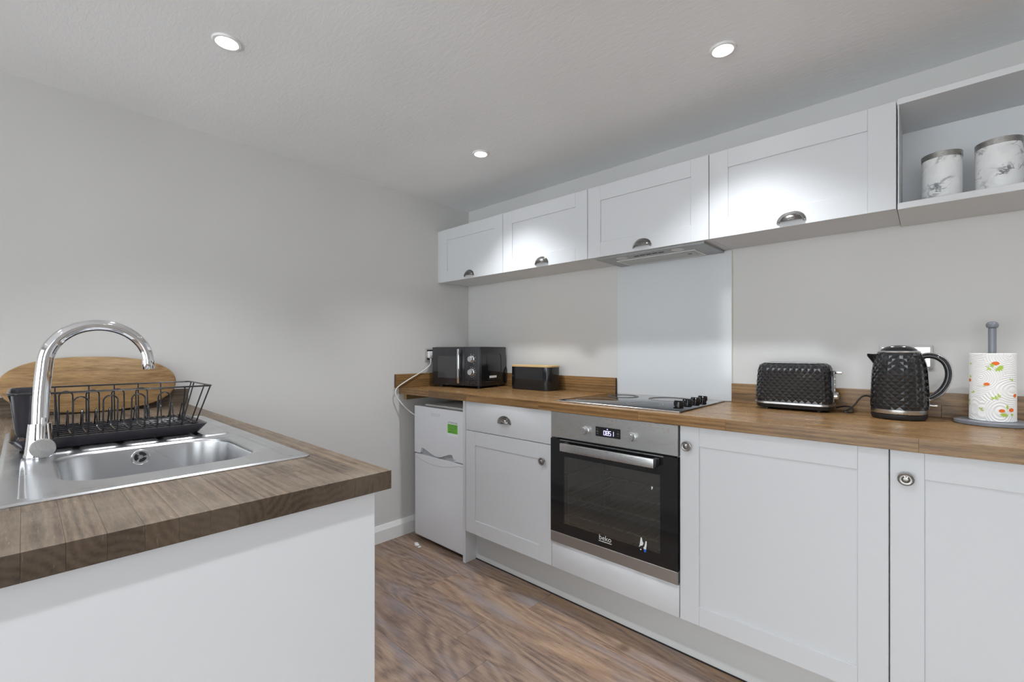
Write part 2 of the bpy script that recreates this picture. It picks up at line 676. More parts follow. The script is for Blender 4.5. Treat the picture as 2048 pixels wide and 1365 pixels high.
# ================================================================== the room
struct('wall_left', box(B(), -.1, 0, RY - .1, .1, -.02, ZC + .06), 'wall', smooth=False)
struct('wall_back', box(B(), 0, RX, 0, .1, -.02, ZC + .06), 'wall', smooth=False)
for k, (a0, a1, z0, z1) in WIN.items():
    e0, e1 = (0, RX) if k == 'front' else (RY - .1, .1)

    def wbx(bm, p0, p1, d0, d1, q0, q1, bev=0):
        if k == 'front':
            box(bm, p0, p1, RY - d1, RY - d0, q0, q1, bev)
        else:
            box(bm, RX + d0, RX + d1, p0, p1, q0, q1, bev)
    bm = B()
    for q in ((e0, a0, 0, ZC), (a1, e1, 0, ZC), (a0, a1, 0, z0), (a0, a1, z1, ZC)):
        wbx(bm, q[0], q[1], 0, .1, q[2], q[3])
    struct('wall_' + k, bm, 'wall', smooth=False)
    bm = B()
    n = 3 if k == 'front' else 1
    for q in ((a0, a1, z0, z0 + .06), (a0, a1, z1 - .06, z1), (a0, a0 + .06, z0 + .06, z1 - .06), (a1 - .06, a1, z0 + .06, z1 - .06)):
        wbx(bm, q[0], q[1], .03, .08, q[2], q[3], .004)
    for i in range(1, n):
        c = a0 + (a1 - a0) * i / n
        wbx(bm, c - .03, c + .03, .03, .08, z0 + .06, z1 - .06, .004)
    win = struct('window_%d' % (1 if k == 'front' else 2), bm, 'skirt')  # the right-hand window is unseen, added to let in fill light
    for i in range(n):
        p0, p1 = a0 + (a1 - a0) * i / n + .06, a0 + (a1 - a0) * (i + 1) / n - .06
        bm = B()
        wbx(bm, p0, p1, .056, .06, z0 + .06, z1 - .06)
        obj('pane', bm, 'pane', win, smooth=False)
struct('ceiling', box(B(), -.1, RX + .1, RY - .1, .1, ZC, ZC + .1), 'ceiling', smooth=False)

fl = struct('floor', box(B(), 0, RX, RY, 0, -.03, -.004), 'sub', smooth=False)
PW, PL = .1845, 1.22
cache = {}
row = 0
y = -.66 + 4 * PW
random.seed(5)
phase_fixed = {0: .665, 1: 1.072}
while y > RY:
    y1, y0 = min(y, -.001), max(y - PW, RY + .001)
    k = round((-.66 - y) / PW)
    ph = {0: .65, 1: 1.071}.get(k, random.random() * PL)
    x = ph - PL * math.ceil(ph / PL)
    while x < RX and y1 - y0 > .01:
        a, b = max(x, .001), min(x + PL, RX - .001)
        if b - a > .01:
            key = (round(b - a, 4), round(y1 - y0, 4))
            if key not in cache:
                t = box(B(), -(b - a) / 2 + .0004, (b - a) / 2 - .0004, -(y1 - y0) / 2 + .0004, (y1 - y0) / 2 - .0004, -.0039, 0, .0006)
                o = obj('plank', t, 'floor', fl, local=True, smooth=False)
                cache[key] = o.data
            else:
                o = bpy.data.objects.new('plank', cache[key])
                COL.objects.link(o)
                o.parent = fl
            o.location = ((a + b) / 2, (y0 + y1) / 2, 0)
        x += PL
    y -= PW

# skirting boards: chamfered top
def skirting(name, p0, p1, nrm):
    prof = [(0, 0), (.016, 0), (.016, .075), (.006, .104), (0, .104)]
    bm = B()
    a = [bm.verts.new((p0[0] + nrm[0] * d, p0[1] + nrm[1] * d, z)) for d, z in prof]
    b = [bm.verts.new((p1[0] + nrm[0] * d, p1[1] + nrm[1] * d, z)) for d, z in prof]
    n = len(prof)
    for k in range(n):
        bm.faces.new((a[k], a[(k + 1) % n], b[(k + 1) % n], b[k]))
    bm.faces.new(a)
    bm.faces.new(b[::-1])
    return struct(name, bm, 'skirt', smooth=False)


skirting('baseboard_left', (0, -1.70, 0), (0, -.02, 0), (1, 0))


# ---- downlights
def downlight(x, y, label, first=None):
    t = thing('downlight', label, 'downlight', (x, y, ZC), 0, 'ceiling downlights')
    obj('trim_ring', lathe(B(), [(.030, -.004), (.034, -.0065), (.041, -.006), (.0435, -.001), (.0435, 0), (.030, 0), (.030, -.004)], 40, cap=False), 'trim', t, local=True)
    obj('lens', lathe(B(), [(0, -.0035), (.018, -.0035), (.030, -.002)], 32, cap=False), 'lens', t, local=True)
    l = bpy.data.lights.new('downlight_bulb', 'SPOT')
    l.shadow_soft_size = .026
    l.spot_size = LAMP_CONE
    l.spot_blend = 1.0
    l.energy = LAMP_W
    l.color = LAMP_COL
    lo = bpy.data.objects.new('bulb', l)
    COL.objects.link(lo)
    lo.parent = t
    lo.location = (0, 0, -.034)
    return t


dl = {(0, 0): 'round recessed downlight nearest the corner above the wall cabinets',
      (0, 1): 'round recessed downlight above the sink worktop near the left wall',
      (1, 0): 'round recessed downlight in the ceiling in front of the largest upper cabinet door'}
for i, x in enumerate((.793, 1.99, 3.19)):
    for j, y in enumerate((-.625, -1.78, -2.94, -4.1)):
        downlight(x, y, dl.get((i, j), 'round recessed ceiling downlight outside the view'))


# ================================================================== worktops
def sub_rect(r, h):
    x0, x1, y0, y1 = r
    a0, a1, b0, b1 = h
    if x1 <= a0 or x0 >= a1 or y1 <= b0 or y0 >= b1:
        return [r]
    out = []
    if y0 < b0:
        out.append((x0, x1, y0, b0))
    if y1 > b1:
        out.append((x0, x1, b1, y1))
    c0, c1 = max(y0, b0), min(y1, b1)
    if x0 < a0:
        out.append((x0, a0, c0, c1))
    if x1 > a1:
        out.append((a1, x1, c0, c1))
    return out


def staves(root, x0, x1, y0, y1, z0, z1, w, m, seed, hole=None, lmin=.32, lmax=.62, bev=.0003):
    rr = random.Random(seed)
    y = y1
    L = top_of(root).location
    while y > y0 + 1e-4:
        ya = max(y - w, y0)
        if ya - y0 < w * .3:
            ya = y0
        x = x1
        first = True
        while x > x0 + 1e-4:
            l = rr.uniform(lmin, lmax) * (rr.uniform(.2, 1) if first else 1)
            first = False
            xa = max(x - l, x0)
            if xa - x0 < .12:
                xa = x0
            for q in (sub_rect((xa, x, ya, y), hole) if hole else [(xa, x, ya, y)]):
                if q[1] - q[0] < .004 or q[3] - q[2] < .002:
                    continue
                hx, hy, hz = (q[1] - q[0]) / 2, (q[3] - q[2]) / 2, (z1 - z0) / 2
                t = box(B(), -hx + .00008, hx - .00008, -hy + .00008, hy - .00008, -hz, hz, min(bev, hy * .3))
                o = obj('stave', t, m, root, local=True, smooth=False)
                o.location = Vector(((q[0] + q[1]) / 2, (q[2] + q[3]) / 2, (z0 + z1) / 2)) - L
            x = xa
        y = ya


ZW0, ZW = .915, .9536
ZP0, ZP = .907, .9446
XR = 3.03                                  # right end of the run
t = thing('worktop', 'long oak stave worktop on the white base cabinets along the cooking wall', 'worktop', (1.5, -.3, ZW0))
staves(t, .001, XR, -.600, -.001, ZW0, ZW, .04, 'wood_k', 3)
t = thing('peninsula_worktop', 'worn dark wooden worktop of the peninsula around the steel sink', 'worktop', (.85, -2.03, ZP0))
staves(t, .001, 1.6895, -2.343, -1.723, ZP0, ZP, .0398, 'wood_p', 8, hole=(.53, 1.42, -2.252, -1.802))


def upstand(label, a, seed, m):
    x0, x1, y0, y1, z0, z1 = a
    t = thing('upstand', label, 'upstand', ((x0 + x1) / 2, (y0 + y1) / 2, z0))
    alongx = (x1 - x0) > (y1 - y0)
    rr = random.Random(seed)
    z = z0
    rows = 2
    h = (z1 - z0) / rows
    for r in range(rows):
        p, e = (x0, x1) if alongx else (y0, y1)
        while p < e - 1e-4:
            q = min(p + rr.uniform(.3, .6), e)
            if e - q < .1:
                q = e
            c = ((p + q) / 2, (y0 + y1) / 2, z + h / 2) if alongx else ((x0 + x1) / 2, (p + q) / 2, z + h / 2)
            hx, hy = ((q - p) / 2, (y1 - y0) / 2) if alongx else ((q - p) / 2, (x1 - x0) / 2)
            bm = box(B(), -hx + .0001, hx - .0001, -hy, hy, -h / 2, h / 2, .0006)
            o = obj('stave', bm, m, t, local=True, smooth=False)
            o.location = Vector(c) - t.location
            if not alongx:
                o.rotation_euler = (0, 0, PI / 2)
            p = q
        z += h
    return t


upstand('low wooden upstand on the left wall beside the microwave', (.001, .02, -.634, -.001, ZW + .0002, 1.04), 1, 'wood_k')
upstand('low wooden upstand behind the bread bin, left of the splashback', (.0205, 1.233, -.02, -.001, ZW + .0002, 1.04), 2, 'wood_k')
upstand('low wooden upstand behind the toaster and kettle', (1.836, XR, -.02, -.001, ZW + .0002, 1.04), 4, 'wood_k')
upstand('dark wooden upstand on the left wall behind the chopping board', (.001, .019, -2.343, -1.727, ZP + .0002, 1.018), 6, 'wood_p')
o = obj('support_batten', box(B(), .001, .034, -.565, -.03, .877, ZW0 - .0005, .001), 'batten', origin=(.017, -.3, .895))
tag(o, 'short pale timber batten under the worktop on the left wall above the fridge', 'batten')


# ================================================================== cabinet parts
def shaker(x0, x1, z0, z1, yf, t=.02, fw=.075, rec=.0065, s=-1, fr=None):
    """shaker door; yf is the front face, s=-1 looks to -y"""
    yb = yf - s * t
    lo, hi = min(yf, yb), max(yf, yb)
    yr = yf - s * rec
    rl, rh = min(yr, yb), max(yr, yb)
    bm = B()
    fl, frr = (fw, fw) if fr is None else fr
    g = .00025
    box(bm, x0, x0 + fl - g, lo, hi, z0, z1, .0008)
    box(bm, x1 - frr + g, x1, lo, hi, z0, z1, .0008)
    box(bm, x0 + fl, x1 - frr, lo, hi, z0, z0 + fw, .0008)
    box(bm, x0 + fl, x1 - frr, lo, hi, z1 - fw, z1, .0008)
    box(bm, x0 + fl - .005, x1 - frr + .005, rl, rh - .0005, z0 + fw - .005, z1 - fw + .005)
    return bm


def slab(x0, x1, z0, z1, yf, t=.02):
    return box(B(), x0, x1, yf, yf + t, z0, z1, .0012, 2)


def cup_handle(parent, x, z, y, w=.094, h=.036, d=.026):
    """half-shell cup pull, opening downwards"""
    bm = B()
    a = w / 2 - .006
    nt, nf = 28, 10
    for inner in (0, 1):
        k = .0016 * inner
        g = []
        for i in range(nt + 1):
            th = PI * i / nt
            rowv = []
            for j in range(nf + 1):
                ph = PI / 2 * j / nf
                rowv.append(bm.verts.new((x + (a - k) * math.cos(th), y - (d - k) * math.sin(ph) * math.sin(th) ** .8, z + (h - .006 - k) * math.cos(ph) * math.sin(th))))
            g.append(rowv)
        for i in range(nt):
            for j in range(nf):
                try:
                    bm.faces.new((g[i][j], g[i + 1][j], g[i + 1][j + 1], g[i][j + 1]))
                except ValueError:
                    pass
        if inner == 0:
            lip = [g[i][nf].co.copy() for i in range(nt + 1)]
    tube(bm, lip[1:-1], .0013, 6)
    rim = [(x + (w / 2 - .002) * math.cos(PI * i / 24), y - .002, z + (h - .002) * math.sin(PI * i / 24) - .001) for i in range(25)]
    rim2 = [(x + (w / 2 - .006) * math.cos(PI * i / 24), y - .0035, z + (h - .006) * math.sin(PI * i / 24)) for i in range(25)]
    tube(bm, rim, .0026, 8)
    tube(bm, rim2, .0018, 6)
    for sx in (-1, 1):
        box(bm, x + sx * (w / 2 - .0045) - .0045, x + sx * (w / 2 - .0045) + .0045, y - .004, y, z - .006, z + .004, .001)
    bmesh.ops.remove_doubles(bm, verts=list(bm.verts), dist=1e-6)
    return obj('cup_handle', bm, 'nickel', parent, ang=50)


def knob(parent, x, z, y):
    prof = [(.0, 0), (.0095, 0), (.0095, .002), (.0065, .004), (.0055, .009), (.0065, .012), (.0165, .0145), (.018, .0165), (.0178, .0185),
            (.0155, .0195), (.013, .0182), (.0095, .0185), (.0075, .0205), (.0055, .0235), (0, .0245)]
    bm = lathe(B(), prof, 32, axis_mtx((x, y, z), (0, -1, 0)), cap=False)
    return obj('knob', bm, 'pewter', parent, ang=40)


def carcass(parent, x0, x1, y0, y1, z0, z1, t=.018, open_top=False):
    bm = B()
    box(bm, x0, x0 + t, y0, y1, z0, z1)
    box(bm, x1 - t, x1, y0, y1, z0, z1)
    box(bm, x0 + t, x1 - t, y0, y1, z0, z0 + t)
    if not open_top:
        box(bm, x0 + t, x1 - t, y0, y1, z1 - t, z1)
    box(bm, x0 + t, x1 - t, y1 - .008, y1, z0 + t, z1 - t)
    return obj('carcass', bm, 'carcass', parent, smooth=False)


# ================================================================== base run
YB = -.579                      # door fronts
ZD0, ZD1 = .1936, .9125
X0 = .6224
G = .0016


def base_unit(i, label):
    a = X0 + .6 * i
    t = thing('base_cabinet', label, 'cabinet', (a + .3, -.29, 0), 0, 'white base cabinets')
    carcass(t, a + .0006, a + .5994, YB + .0215, -.03, ZD0 + .001, ZW0 - .0006)
    bm = B()
    for lx in (a + .06, a + .54):
        for ly in (-.41, -.09):
            lathe(bm, [(.026, .0), (.026, .006), (.016, .02), (.016, .17), (.03, .18), (.03, ZD0 + .001)], 16, Matrix.Translation((lx, ly, 0)))
    obj('adjustable_feet', bm, 'blackmat', t)
    return t, a


t, a = base_unit(0, 'white base cabinet with one drawer over a shaker door, right of the fridge')
dr = obj('drawer', slab(a + G, a + .6 - G, .7552, ZD1, YB), 'cab', t)
cup_handle(dr, a + .297, .823, YB)
dd = obj('door', shaker(a + G, a + .6 - G, ZD0, .7520, YB), 'cab', t)
knob(dd, a + .551, .672, YB)
t, a = base_unit(1, 'white base cabinet housing the oven, plain panel under it')
obj('filler_panel', slab(a + G, a + .6 - G, ZD0, .3135, YB), 'cab', t)
t, a = base_unit(2, 'white base cabinet with a tall shaker door, right of the oven')
dd = obj('door', shaker(a + G, a + .6 - G, ZD0, ZD1, YB, fw=.07), 'cab', t)
knob(dd, a + .030, .841, YB)
t, a = base_unit(3, 'rightmost white base cabinet, its shaker door cut by the photo edge')
dd = obj('door', shaker(a + G, a + .6 - G, ZD0, ZD1, YB, fw=.072), 'cab', t)
knob(dd, a + .0355, .838, YB)
# oven housing has no front rail behind the oven: fine, the oven fills it
o = obj('end_panel', box(B(), .578, .600, -.5605, -.022, 0, ZW0 - .0006, .0008), 'cab', origin=(.589, -.29, 0))
tag(o, 'tall narrow white end panel between the fridge and the drawer cabinet', 'panel')
o = obj('filler_strip', box(B(), .6005, .6222, -.5575, -.50, ZD0, ZW0 - .0006, .0005), 'cab', origin=(.611, -.53, ZD0))
tag(o, 'thin white filler strip between end panel and drawer cabinet', 'panel')
bm = box(B(), .6005, XR - .01, -.4812, -.463, .0015, .185, .0008)
o = obj('kickboard', bm, 'plinth', origin=(1.8, -.47, 0))
tag(o, 'long white kickboard at the floor under the base cabinets', 'kickboard')
o = obj('kickboard_seal', box(B(), .6005, XR - .01, -.4836, -.4815, .0005, .006), 'blackmat', origin=(1.8, -.482, 0))
tag(o, 'thin dark sealing strip along the foot of the white kickboard', 'seal')

# ---- oven
t = thing('built_in_oven', 'built-in electric oven with steel control panel and black glass door', 'oven', (1.5224, -.3, .316))
OX0, OX1 = 1.2254, 1.8194
YO = -.588
bm = B()
w = .02
cx0, cx1, cz0, cz1 = OX0 + .03, OX1 - .03, .345, .79
box(bm, OX0 + .02, cx0, -.562, -.08, .325, .892)
box(bm, cx1, OX1 - .02, -.562, -.08, .325, .892)
box(bm, cx0, cx1, -.562, -.08, .325, cz0)
box(bm, cx0, cx1, -.562, -.08, cz1, .892)
box(bm, cx0, cx1, -.11, -.08, cz0, cz1)
obj('cavity', bm, 'cavity', t, smooth=False)
for zz in (.52, .44):
    bm = B()
    tube(bm, [(cx0 + .012, -.545, zz), (cx1 - .012, -.545, zz), (cx1 - .012, -.13, zz), (cx0 + .012, -.13, zz)], .0042, 6, True)
    for k in range(1, 14):
        xx = cx0 + .012 + (cx1 - cx0 - .024) * k / 14
        tube(bm, [(xx, -.545, zz), (xx, -.13, zz)], .0016, 5)
    obj('wire_shelf', bm, 'satin', t)
bm = B()
for sx in (cx0 + .005, cx1 - .005):
    for k in range(5):
        zz = .40 + .07 * k
        tube(bm, [(sx, -.54, zz), (sx, -.13, zz)], .0025, 5)
    for yy in (-.5, -.18):
        tube(bm, [(sx, yy, .37), (sx, yy, .75)], .0025, 5)
obj('shelf_runners', bm, 'satin', t)
cp = obj('control_panel', box(B(), OX0, OX1, YO, -.562, .7965, .9125, .001), 'rusty', t)
for kx in (1.414, 1.632):
    bm = lathe(B(), [(0, 0), (.0185, 0), (.0185, .004), (.0165, .005), (.0160, .022), (.0150, .0235), (0, .0235)], 36, axis_mtx((kx, YO, .846), (0, -1, 0)), cap=False)
    kn = obj('knob', bm, 'satin', cp)
    for q in range(7):
        ang = R(-30 + 40 * q)
        obj('dial_mark', box(B(), kx + .027 * math.cos(ang) - .0016, kx + .027 * math.cos(ang) + .0016, YO - .0003, YO + .0002, .846 + .027 * math.sin(ang) - .0006, .846 + .027 * math.sin(ang) + .0006), 'ink', cp, smooth=False)
ds = obj('display', box(B(), 1.464, 1.582, YO - .0008, YO + .001, .829, .8695, .0003), 'black', cp)
SEG = {'0': 'abcdef', '8': 'abcdefg', '5': 'afgcd', '1': 'bc'}
bm = B()
dx = 1.504
for chn in '0851':
    wd, ht, th = .0085, .0085, .0022
    zc = .8465
    segs = {'a': (0, wd, ht, ht), 'g': (0, wd, 0, 0), 'd': (0, wd, -ht, -ht), 'f': (0, 0, 0, ht), 'b': (wd, wd, 0, ht), 'e': (0, 0, -ht, 0), 'c': (wd, wd, -ht, 0)}
    for s in SEG[chn]:
        xa, xb, za, zb = segs[s]
        box(bm, dx + xa - th / 2, dx + xb + th / 2, YO - .0013, YO - .0009, zc + za - th / 2, zc + zb + th / 2)
    dx += .0125
obj('digits', bm, 'digits', ds, smooth=False)
bm = B()
box(bm, 1.519, 1.524, YO - .0013, YO - .0009, .861, .864)
obj('indicator', bm, 'digits', ds, smooth=False)
bm = B()
for mx_, mz_, mw in ((1.474, .859, .005), (1.474, .841, .006), (1.571, .859, .004), (1.571, .841, .004), (1.474, .850, .009), (1.571, .850, .010)):
    box(bm, mx_ - mw / 2, mx_ + mw / 2, YO - .0012, YO - .0009, mz_ - .0008 - mw * .1, mz_ + .0008 + mw * .1)
obj('touch_icons', bm, 'hobring2', ds, smooth=False)
# door: black glass frame round the window, steel foot
dz0, dz1 = .3665, .7905
wx_0, wx_1, wz_0, wz_1 = 1.300, 1.752, .413, .716
bm = B()
for q in ((OX0, wx_0, dz0, dz1), (wx_1, OX1, dz0, dz1), (wx_0, wx_1, dz0, wz_0), (wx_0, wx_1, wz_1, dz1)):
    box(bm, q[0], q[1], YO - .003, -.5625, q[2], q[3])
bmesh.ops.remove_doubles(bm, verts=list(bm.verts), dist=1e-6)
door = obj('door', bm, 'ovenglass', t, smooth=False)
obj('window_glass', box(B(), wx_0, wx_1, YO - .0028, YO - .0003, wz_0, wz_1), 'ovenwin', door, smooth=False)
obj('steel_foot', box(B(), OX0, OX1, YO - .0032, -.5625, .318, .3662, .001), 'steel', door)
obj('vent_slot', box(B(), 1.28, 1.765, YO - .006, YO - .002, .7862, .7898), 'satin', door)
bm = box(B(), 1.309, 1.745, -.636, -.626, .748, .783, .002, 2)
hd = obj('handle', bm, 'satin', door)
for hx in (1.312, 1.732):
    obj('handle_bracket', box(B(), hx, hx + .018, -.6255, YO - .003, .75, .781, .003, 2), 'blackmat', hd)
bm = B()
merge(bm, text_bm('beko', .030, .0003), facing_front(1.512, YO - .0034, .3965))
lg = obj('brand_lettering', bm, 'whiteprint', door, smooth=False)
obj('underline', box(B(), 1.4815, 1.5425, YO - .0036, YO - .0031, .389, .3918), 'whiteprint', lg, smooth=False)
# torn paper label remains
def scrap(pts, m):
    obj('label_scrap', prism(B(), pts, YO - .0036, YO - .0031), m, door, smooth=False)
scrap([(1.672, .456), (1.677, .456), (1.680, .441), (1.684, .437), (1.681, .428), (1.677, .425), (1.672, .424), (1.666, .417), (1.6645, .419), (1.669, .427), (1.670, .44)], 'sticker')
scrap([(1.693, .447), (1.697, .447), (1.697, .430), (1.694, .421), (1.695, .4145), (1.685, .4145), (1.684, .421), (1.688, .424), (1.690, .435)], 'sticker')
scrap([(1.686, .414), (1.6955, .414), (1.6945, .404), (1.690, .402), (1.686, .405)], 'blue')
scrap([(1.669, .409), (1.673, .412), (1.676, .409), (1.672, .406)], 'sticker')
scrap([(1.716, .665), (1.722, .666), (1.723, .660), (1.720, .657), (1.719, .653), (1.717, .654)], 'sticker')

# ---- hob
t = thing('ceramic_hob', 'black glass hob with four knobs set in the oak worktop', 'hob', (1.515, -.29, ZW))
HZ = ZW + .0062
obj('glass', box(B(), 1.222, 1.812, -.540, -.032, ZW + .0003, HZ, .0015, 2), 'hob', t)
obj('front_trim', box(B(), 1.224, 1.806, -.5425, -.5402, ZW + .0003, ZW + .0052, .0008), 'satin', t)
for cx_, cy_, r_, mm in ((1.362, -.415, .098, 'hobring2'), (1.36, -.165, .078, 'hobring'), (1.60, -.41, .078, 'hobring'), (1.60, -.155, .098, 'hobring')):
    bm = B()
    for rr_, ww in ((r_, .004), (r_ - .012, .0015)):
        lathe(bm, [(rr_ - ww, HZ + .0003), (rr_, HZ + .0003), (rr_, HZ - .0002), (rr_ - ww, HZ - .0002), (rr_ - ww, HZ + .0003)], 64, Matrix.Translation((cx_, cy_, 0)), cap=False)
    obj('cooking_zone', bm, mm, t)
for ky in (-.415, -.325, -.235, -.150):
    prof = [(0, 0), (.0165, 0), (.0165, .004), (.0205, .0055), (.0205, .0215), (.0190, .0235), (0, .0235)]
    kb = obj('knob', lathe(B(), prof, 28, Matrix.Translation((1.752, ky, HZ + .0002)), cap=False), 'black', t)
    obj('grip', box(B(), 1.752 - .019, 1.752 + .019, ky - .003, ky + .003, HZ + .0235, HZ + .0262, .001), 'black', kb)

# ---- splashback
t = thing('splashback', 'pale grey glass splashback panel on the wall behind the hob', 'splashback', (1.534, 0, ZW))
obj('glass_panel', box(B(), 1.2365, 1.8325, -.007, -.001, ZW + .002, 1.6585, .0008), 'splash', t)
obj('sealant_bead', box(B(), 1.8327, 1.8350, -.0065, -.001, 1.0405, 1.656), 'splashedge', t, smooth=False)
obj('sealant_bead', box(B(), 1.2345, 1.2363, -.0055, -.001, 1.0405, 1.656), 'splashedge', t, smooth=False)

# ---- fridge
t = thing('fridge_freezer', 'small white two-door fridge freezer under the worktop end', 'fridge', (.335, -.28, 0))
FX0, FX1 = .098, .571
FY = -.547
obj('body', box(B(), FX0 + .004, FX1 - .004, FY + .055, -.03, .03, .838, .006, 2), 'fridge', t)
obj('top_lid', box(B(), FX0 + .03, FX1 - .001, FY + .058, -.03, .8385, .8505, .003, 2), 'whiteplastic', t)
bm = B()
for fx in (FX0 + .05, FX1 - .05):
    for fy in (FY + .09, -.08):
        lathe(bm, [(.018, .0), (.018, .012), (.01, .014), (.01, .032)], 14, Matrix.Translation((fx, fy, 0)))
obj('feet', bm, 'blackmat', t)
wave = []
def wav(x):
    u = (x - FX0) / (FX1 - FX0)
    z0 = .549
    if .125 < u < .50:
        k = (u - .125) / .375
        return z0 + .036 * min(1, k / .08) * (math.cos(k * PI) * .5 + .5)
    if .5 <= u < .82:
        k = (.82 - u) / .32
        return z0 + .034 * min(1, k / .12) * (math.cos(k ** 1.3 * PI) * .5 + .5)
    return z0
xs = [FX0 + (FX1 - FX0) * k / 90 for k in range(91)]
poly = [(x, wav(x)) for x in xs] + [(FX1, .838), (FX1 - .004, .843), (FX0 + .004, .843), (FX0, .838)]
bm = prism(B(), poly, FY, FY + .045)
ud = obj('freezer_door', bm, 'fridge', t, smooth=False)
obj('handle_recess', box(B(), FX0 + .006, FX1 - .006, FY + .018, FY + .05, .532, .592), 'fridgegrey', t, smooth=False)
ld = obj('fridge_door', box(B(), FX0, FX1, FY, FY + .05, .026, .540, .006, 3), 'fridge', t)
pts = [(FX0 + (FX1 - FX0) * u, FY - .0002, .528 - .034 * math.sin(min(1, u * 1.12) * PI) ** .8 * (1 if u < .9 else 1)) for u in [k / 30 for k in range(31)]]
obj('moulded_line', tube(B(), pts, .0009, 5), 'fridgegrey', ld)
bm = B()
merge(bm, text_bm('iesco', .042, .0004), facing_front(.312, FY - .0003, .792))
obj('raised_lettering', bm, 'logogrey', ud, smooth=False)
bm = B()
for qx in (.478, .487, .497):
    box(bm, qx, qx + .004, FY - .0004, FY, .5555, .5595)
obj('small_print', bm, 'ink', ud, smooth=False)
st = obj('sticker', box(B(), .425, .520, FY - .0006, FY - .0001, .692, .778), 'sticker', ud, smooth=False)
obj('green_field', box(B(), .4275, .5175, FY - .0009, FY - .0006, .7085, .761), 'green', st, smooth=False)
for s_, sz, zz in (('ATTENTION', .0155, .7648), ('CALL NOW AND', .0105, .7505), ('ACTIVATE YOUR', .0105, .7405), ('GUARANTEE', .0105, .7305), ('Freephone', .007, .7230), ('0800 597 8571', .0115, .7125)):
    bm = B()
    merge(bm, text_bm(s_, sz, .0002), facing_front(.4725, FY - .0011, zz))
    obj('lettering', bm, 'ink', st, smooth=False)

# ---- plaster crumbs in front of the fridge
for q, (x, y, s) in enumerate(((.19, -.60, .011), (.215, -.612, .014), (.245, -.615, .009))):
    bm = B()
    bmesh.ops.create_icosphere(bm, subdivisions=2, radius=s)
    for v in bm.verts:
        v.co *= 1 + .5 * noise.noise(v.co * 120 + Vector((q * 9, 0, 0)))
        v.co.z *= .45
    mz = min(v.co.z for v in bm.verts)
    bmesh.ops.translate(bm, verts=list(bm.verts), vec=(0, 0, -mz))
    o = obj('plaster_crumb', bm, 'debris', smooth=False)
    o.location = (x, y, .0002)
    tag(o, 'pale crumb of debris on the floor in front of the fridge', 'debris', 'crumbs by the fridge')

# ================================================================== wall units
YU, ZU0, ZU1 = -.2875, 1.6591, 2.0152
XU = .0269
names = ['leftmost white wall cabinet touching the left wall, above the microwave',
         'white wall cabinet above the bread bin, second from the left',
         'white wall cabinet with the extractor hood under it',
         'white wall cabinet above the toaster, next to the open shelf']
for i in range(4):
    a = XU + .6 * i
    t = thing('wall_cabinet', names[i], 'cabinet', (a + .3, -.14, ZU0), 0, 'white wall cabinets')
    bm = B()
    y0, y1, z0, z1 = YU + .0205, -.002, ZU0 + .004, ZU1
    tt = .018
    box(bm, a + .0006, a + tt, y0, y1, z0, z1)
    box(bm, a + .6 - tt, a + .5994, y0, y1, z0, z1)
    if i != 2:
        box(bm, a + tt, a + .6 - tt, y0, y1, z0, z0 + tt)
    else:
        box(bm, a + tt, 1.268, y0, y1, z0, z0 + tt)
        box(bm, 1.793, a + .6 - tt, y0, y1, z0, z0 + tt)
    box(bm, a + tt, a + .6 - tt, y0, y1, z1 - tt, z1)
    box(bm, a + tt, a + .6 - tt, -.02, y1, z0 + tt, z1 - tt)
    obj('carcass', bm, 'carcass', t, smooth=False)
    d = obj('door', shaker(a + G, a + .6 - G, ZU0, ZU1, YU, fw=.074), 'cab', t)
    cup_handle(d, a + .299, 1.678, YU)
o = obj('filler_strip', box(B(), .0008, .0265, YU + .002, YU + .02, ZU0 + .001, ZU1, .0005), 'cab', origin=(.013, YU, ZU0))
tag(o, 'thin white filler strip between the left wall and the first wall cabinet', 'panel')

# ---- hood
t = thing('extractor_hood', 'grey slide-in extractor hood plate under the wall cabinet over the hob', 'hood', (1.53, -.14, ZU0))
HZ0 = 1.6505
bm = box(B(), 1.262, 1.800, -.2650, -.004, HZ0, HZ0 + .012, .001)
obj('plate', bm, 'hoodgrey', t)
obj('motor_box', box(B(), 1.275, 1.787, -.255, -.03, HZ0 + .0125, HZ0 + .15), 'hoodgrey', t, smooth=False)
fr = B()
for q in ((1.329, 1.728, -.176, -.170), (1.329, 1.728, -.034, -.028), (1.329, 1.335, -.170, -.034), (1.722, 1.728, -.170, -.034)):
    box(fr, q[0], q[1], q[2], q[3], HZ0 - .003, HZ0 - .0002)
fo = obj('filter_frame', fr, 'trim', t, smooth=False)
obj('filter', box(B(), 1.3355, 1.7215, -.1695, -.0345, HZ0 - .0018, HZ0 - .0002), 'filter', t, smooth=False)
lt = obj('latch', box(B(), 1.650, 1.705, -.150, -.075, HZ0 - .0036, HZ0 - .002, .0005), 'filter', t)
obj('latch_slot', box(B(), 1.672, 1.690, -.122, -.104, HZ0 - .0042, HZ0 - .0037), 'blackmat', lt, smooth=False)
for lx in (1.388, 1.668):
    obj('lamp', lathe(B(), [(0, HZ0 - .003), (.024, HZ0 - .003), (.028, HZ0 - .0015), (.028, HZ0 - .0002)], 28, Matrix.Translation((lx, -.224, 0)), cap=False), 'hoodlens', t)
for k in range(5):
    obj('button', box(B(), 1.452 + .031 * k, 1.476 + .031 * k, -.226, -.217, HZ0 - .002, HZ0 - .0002, .0005), 'blackmat', t)

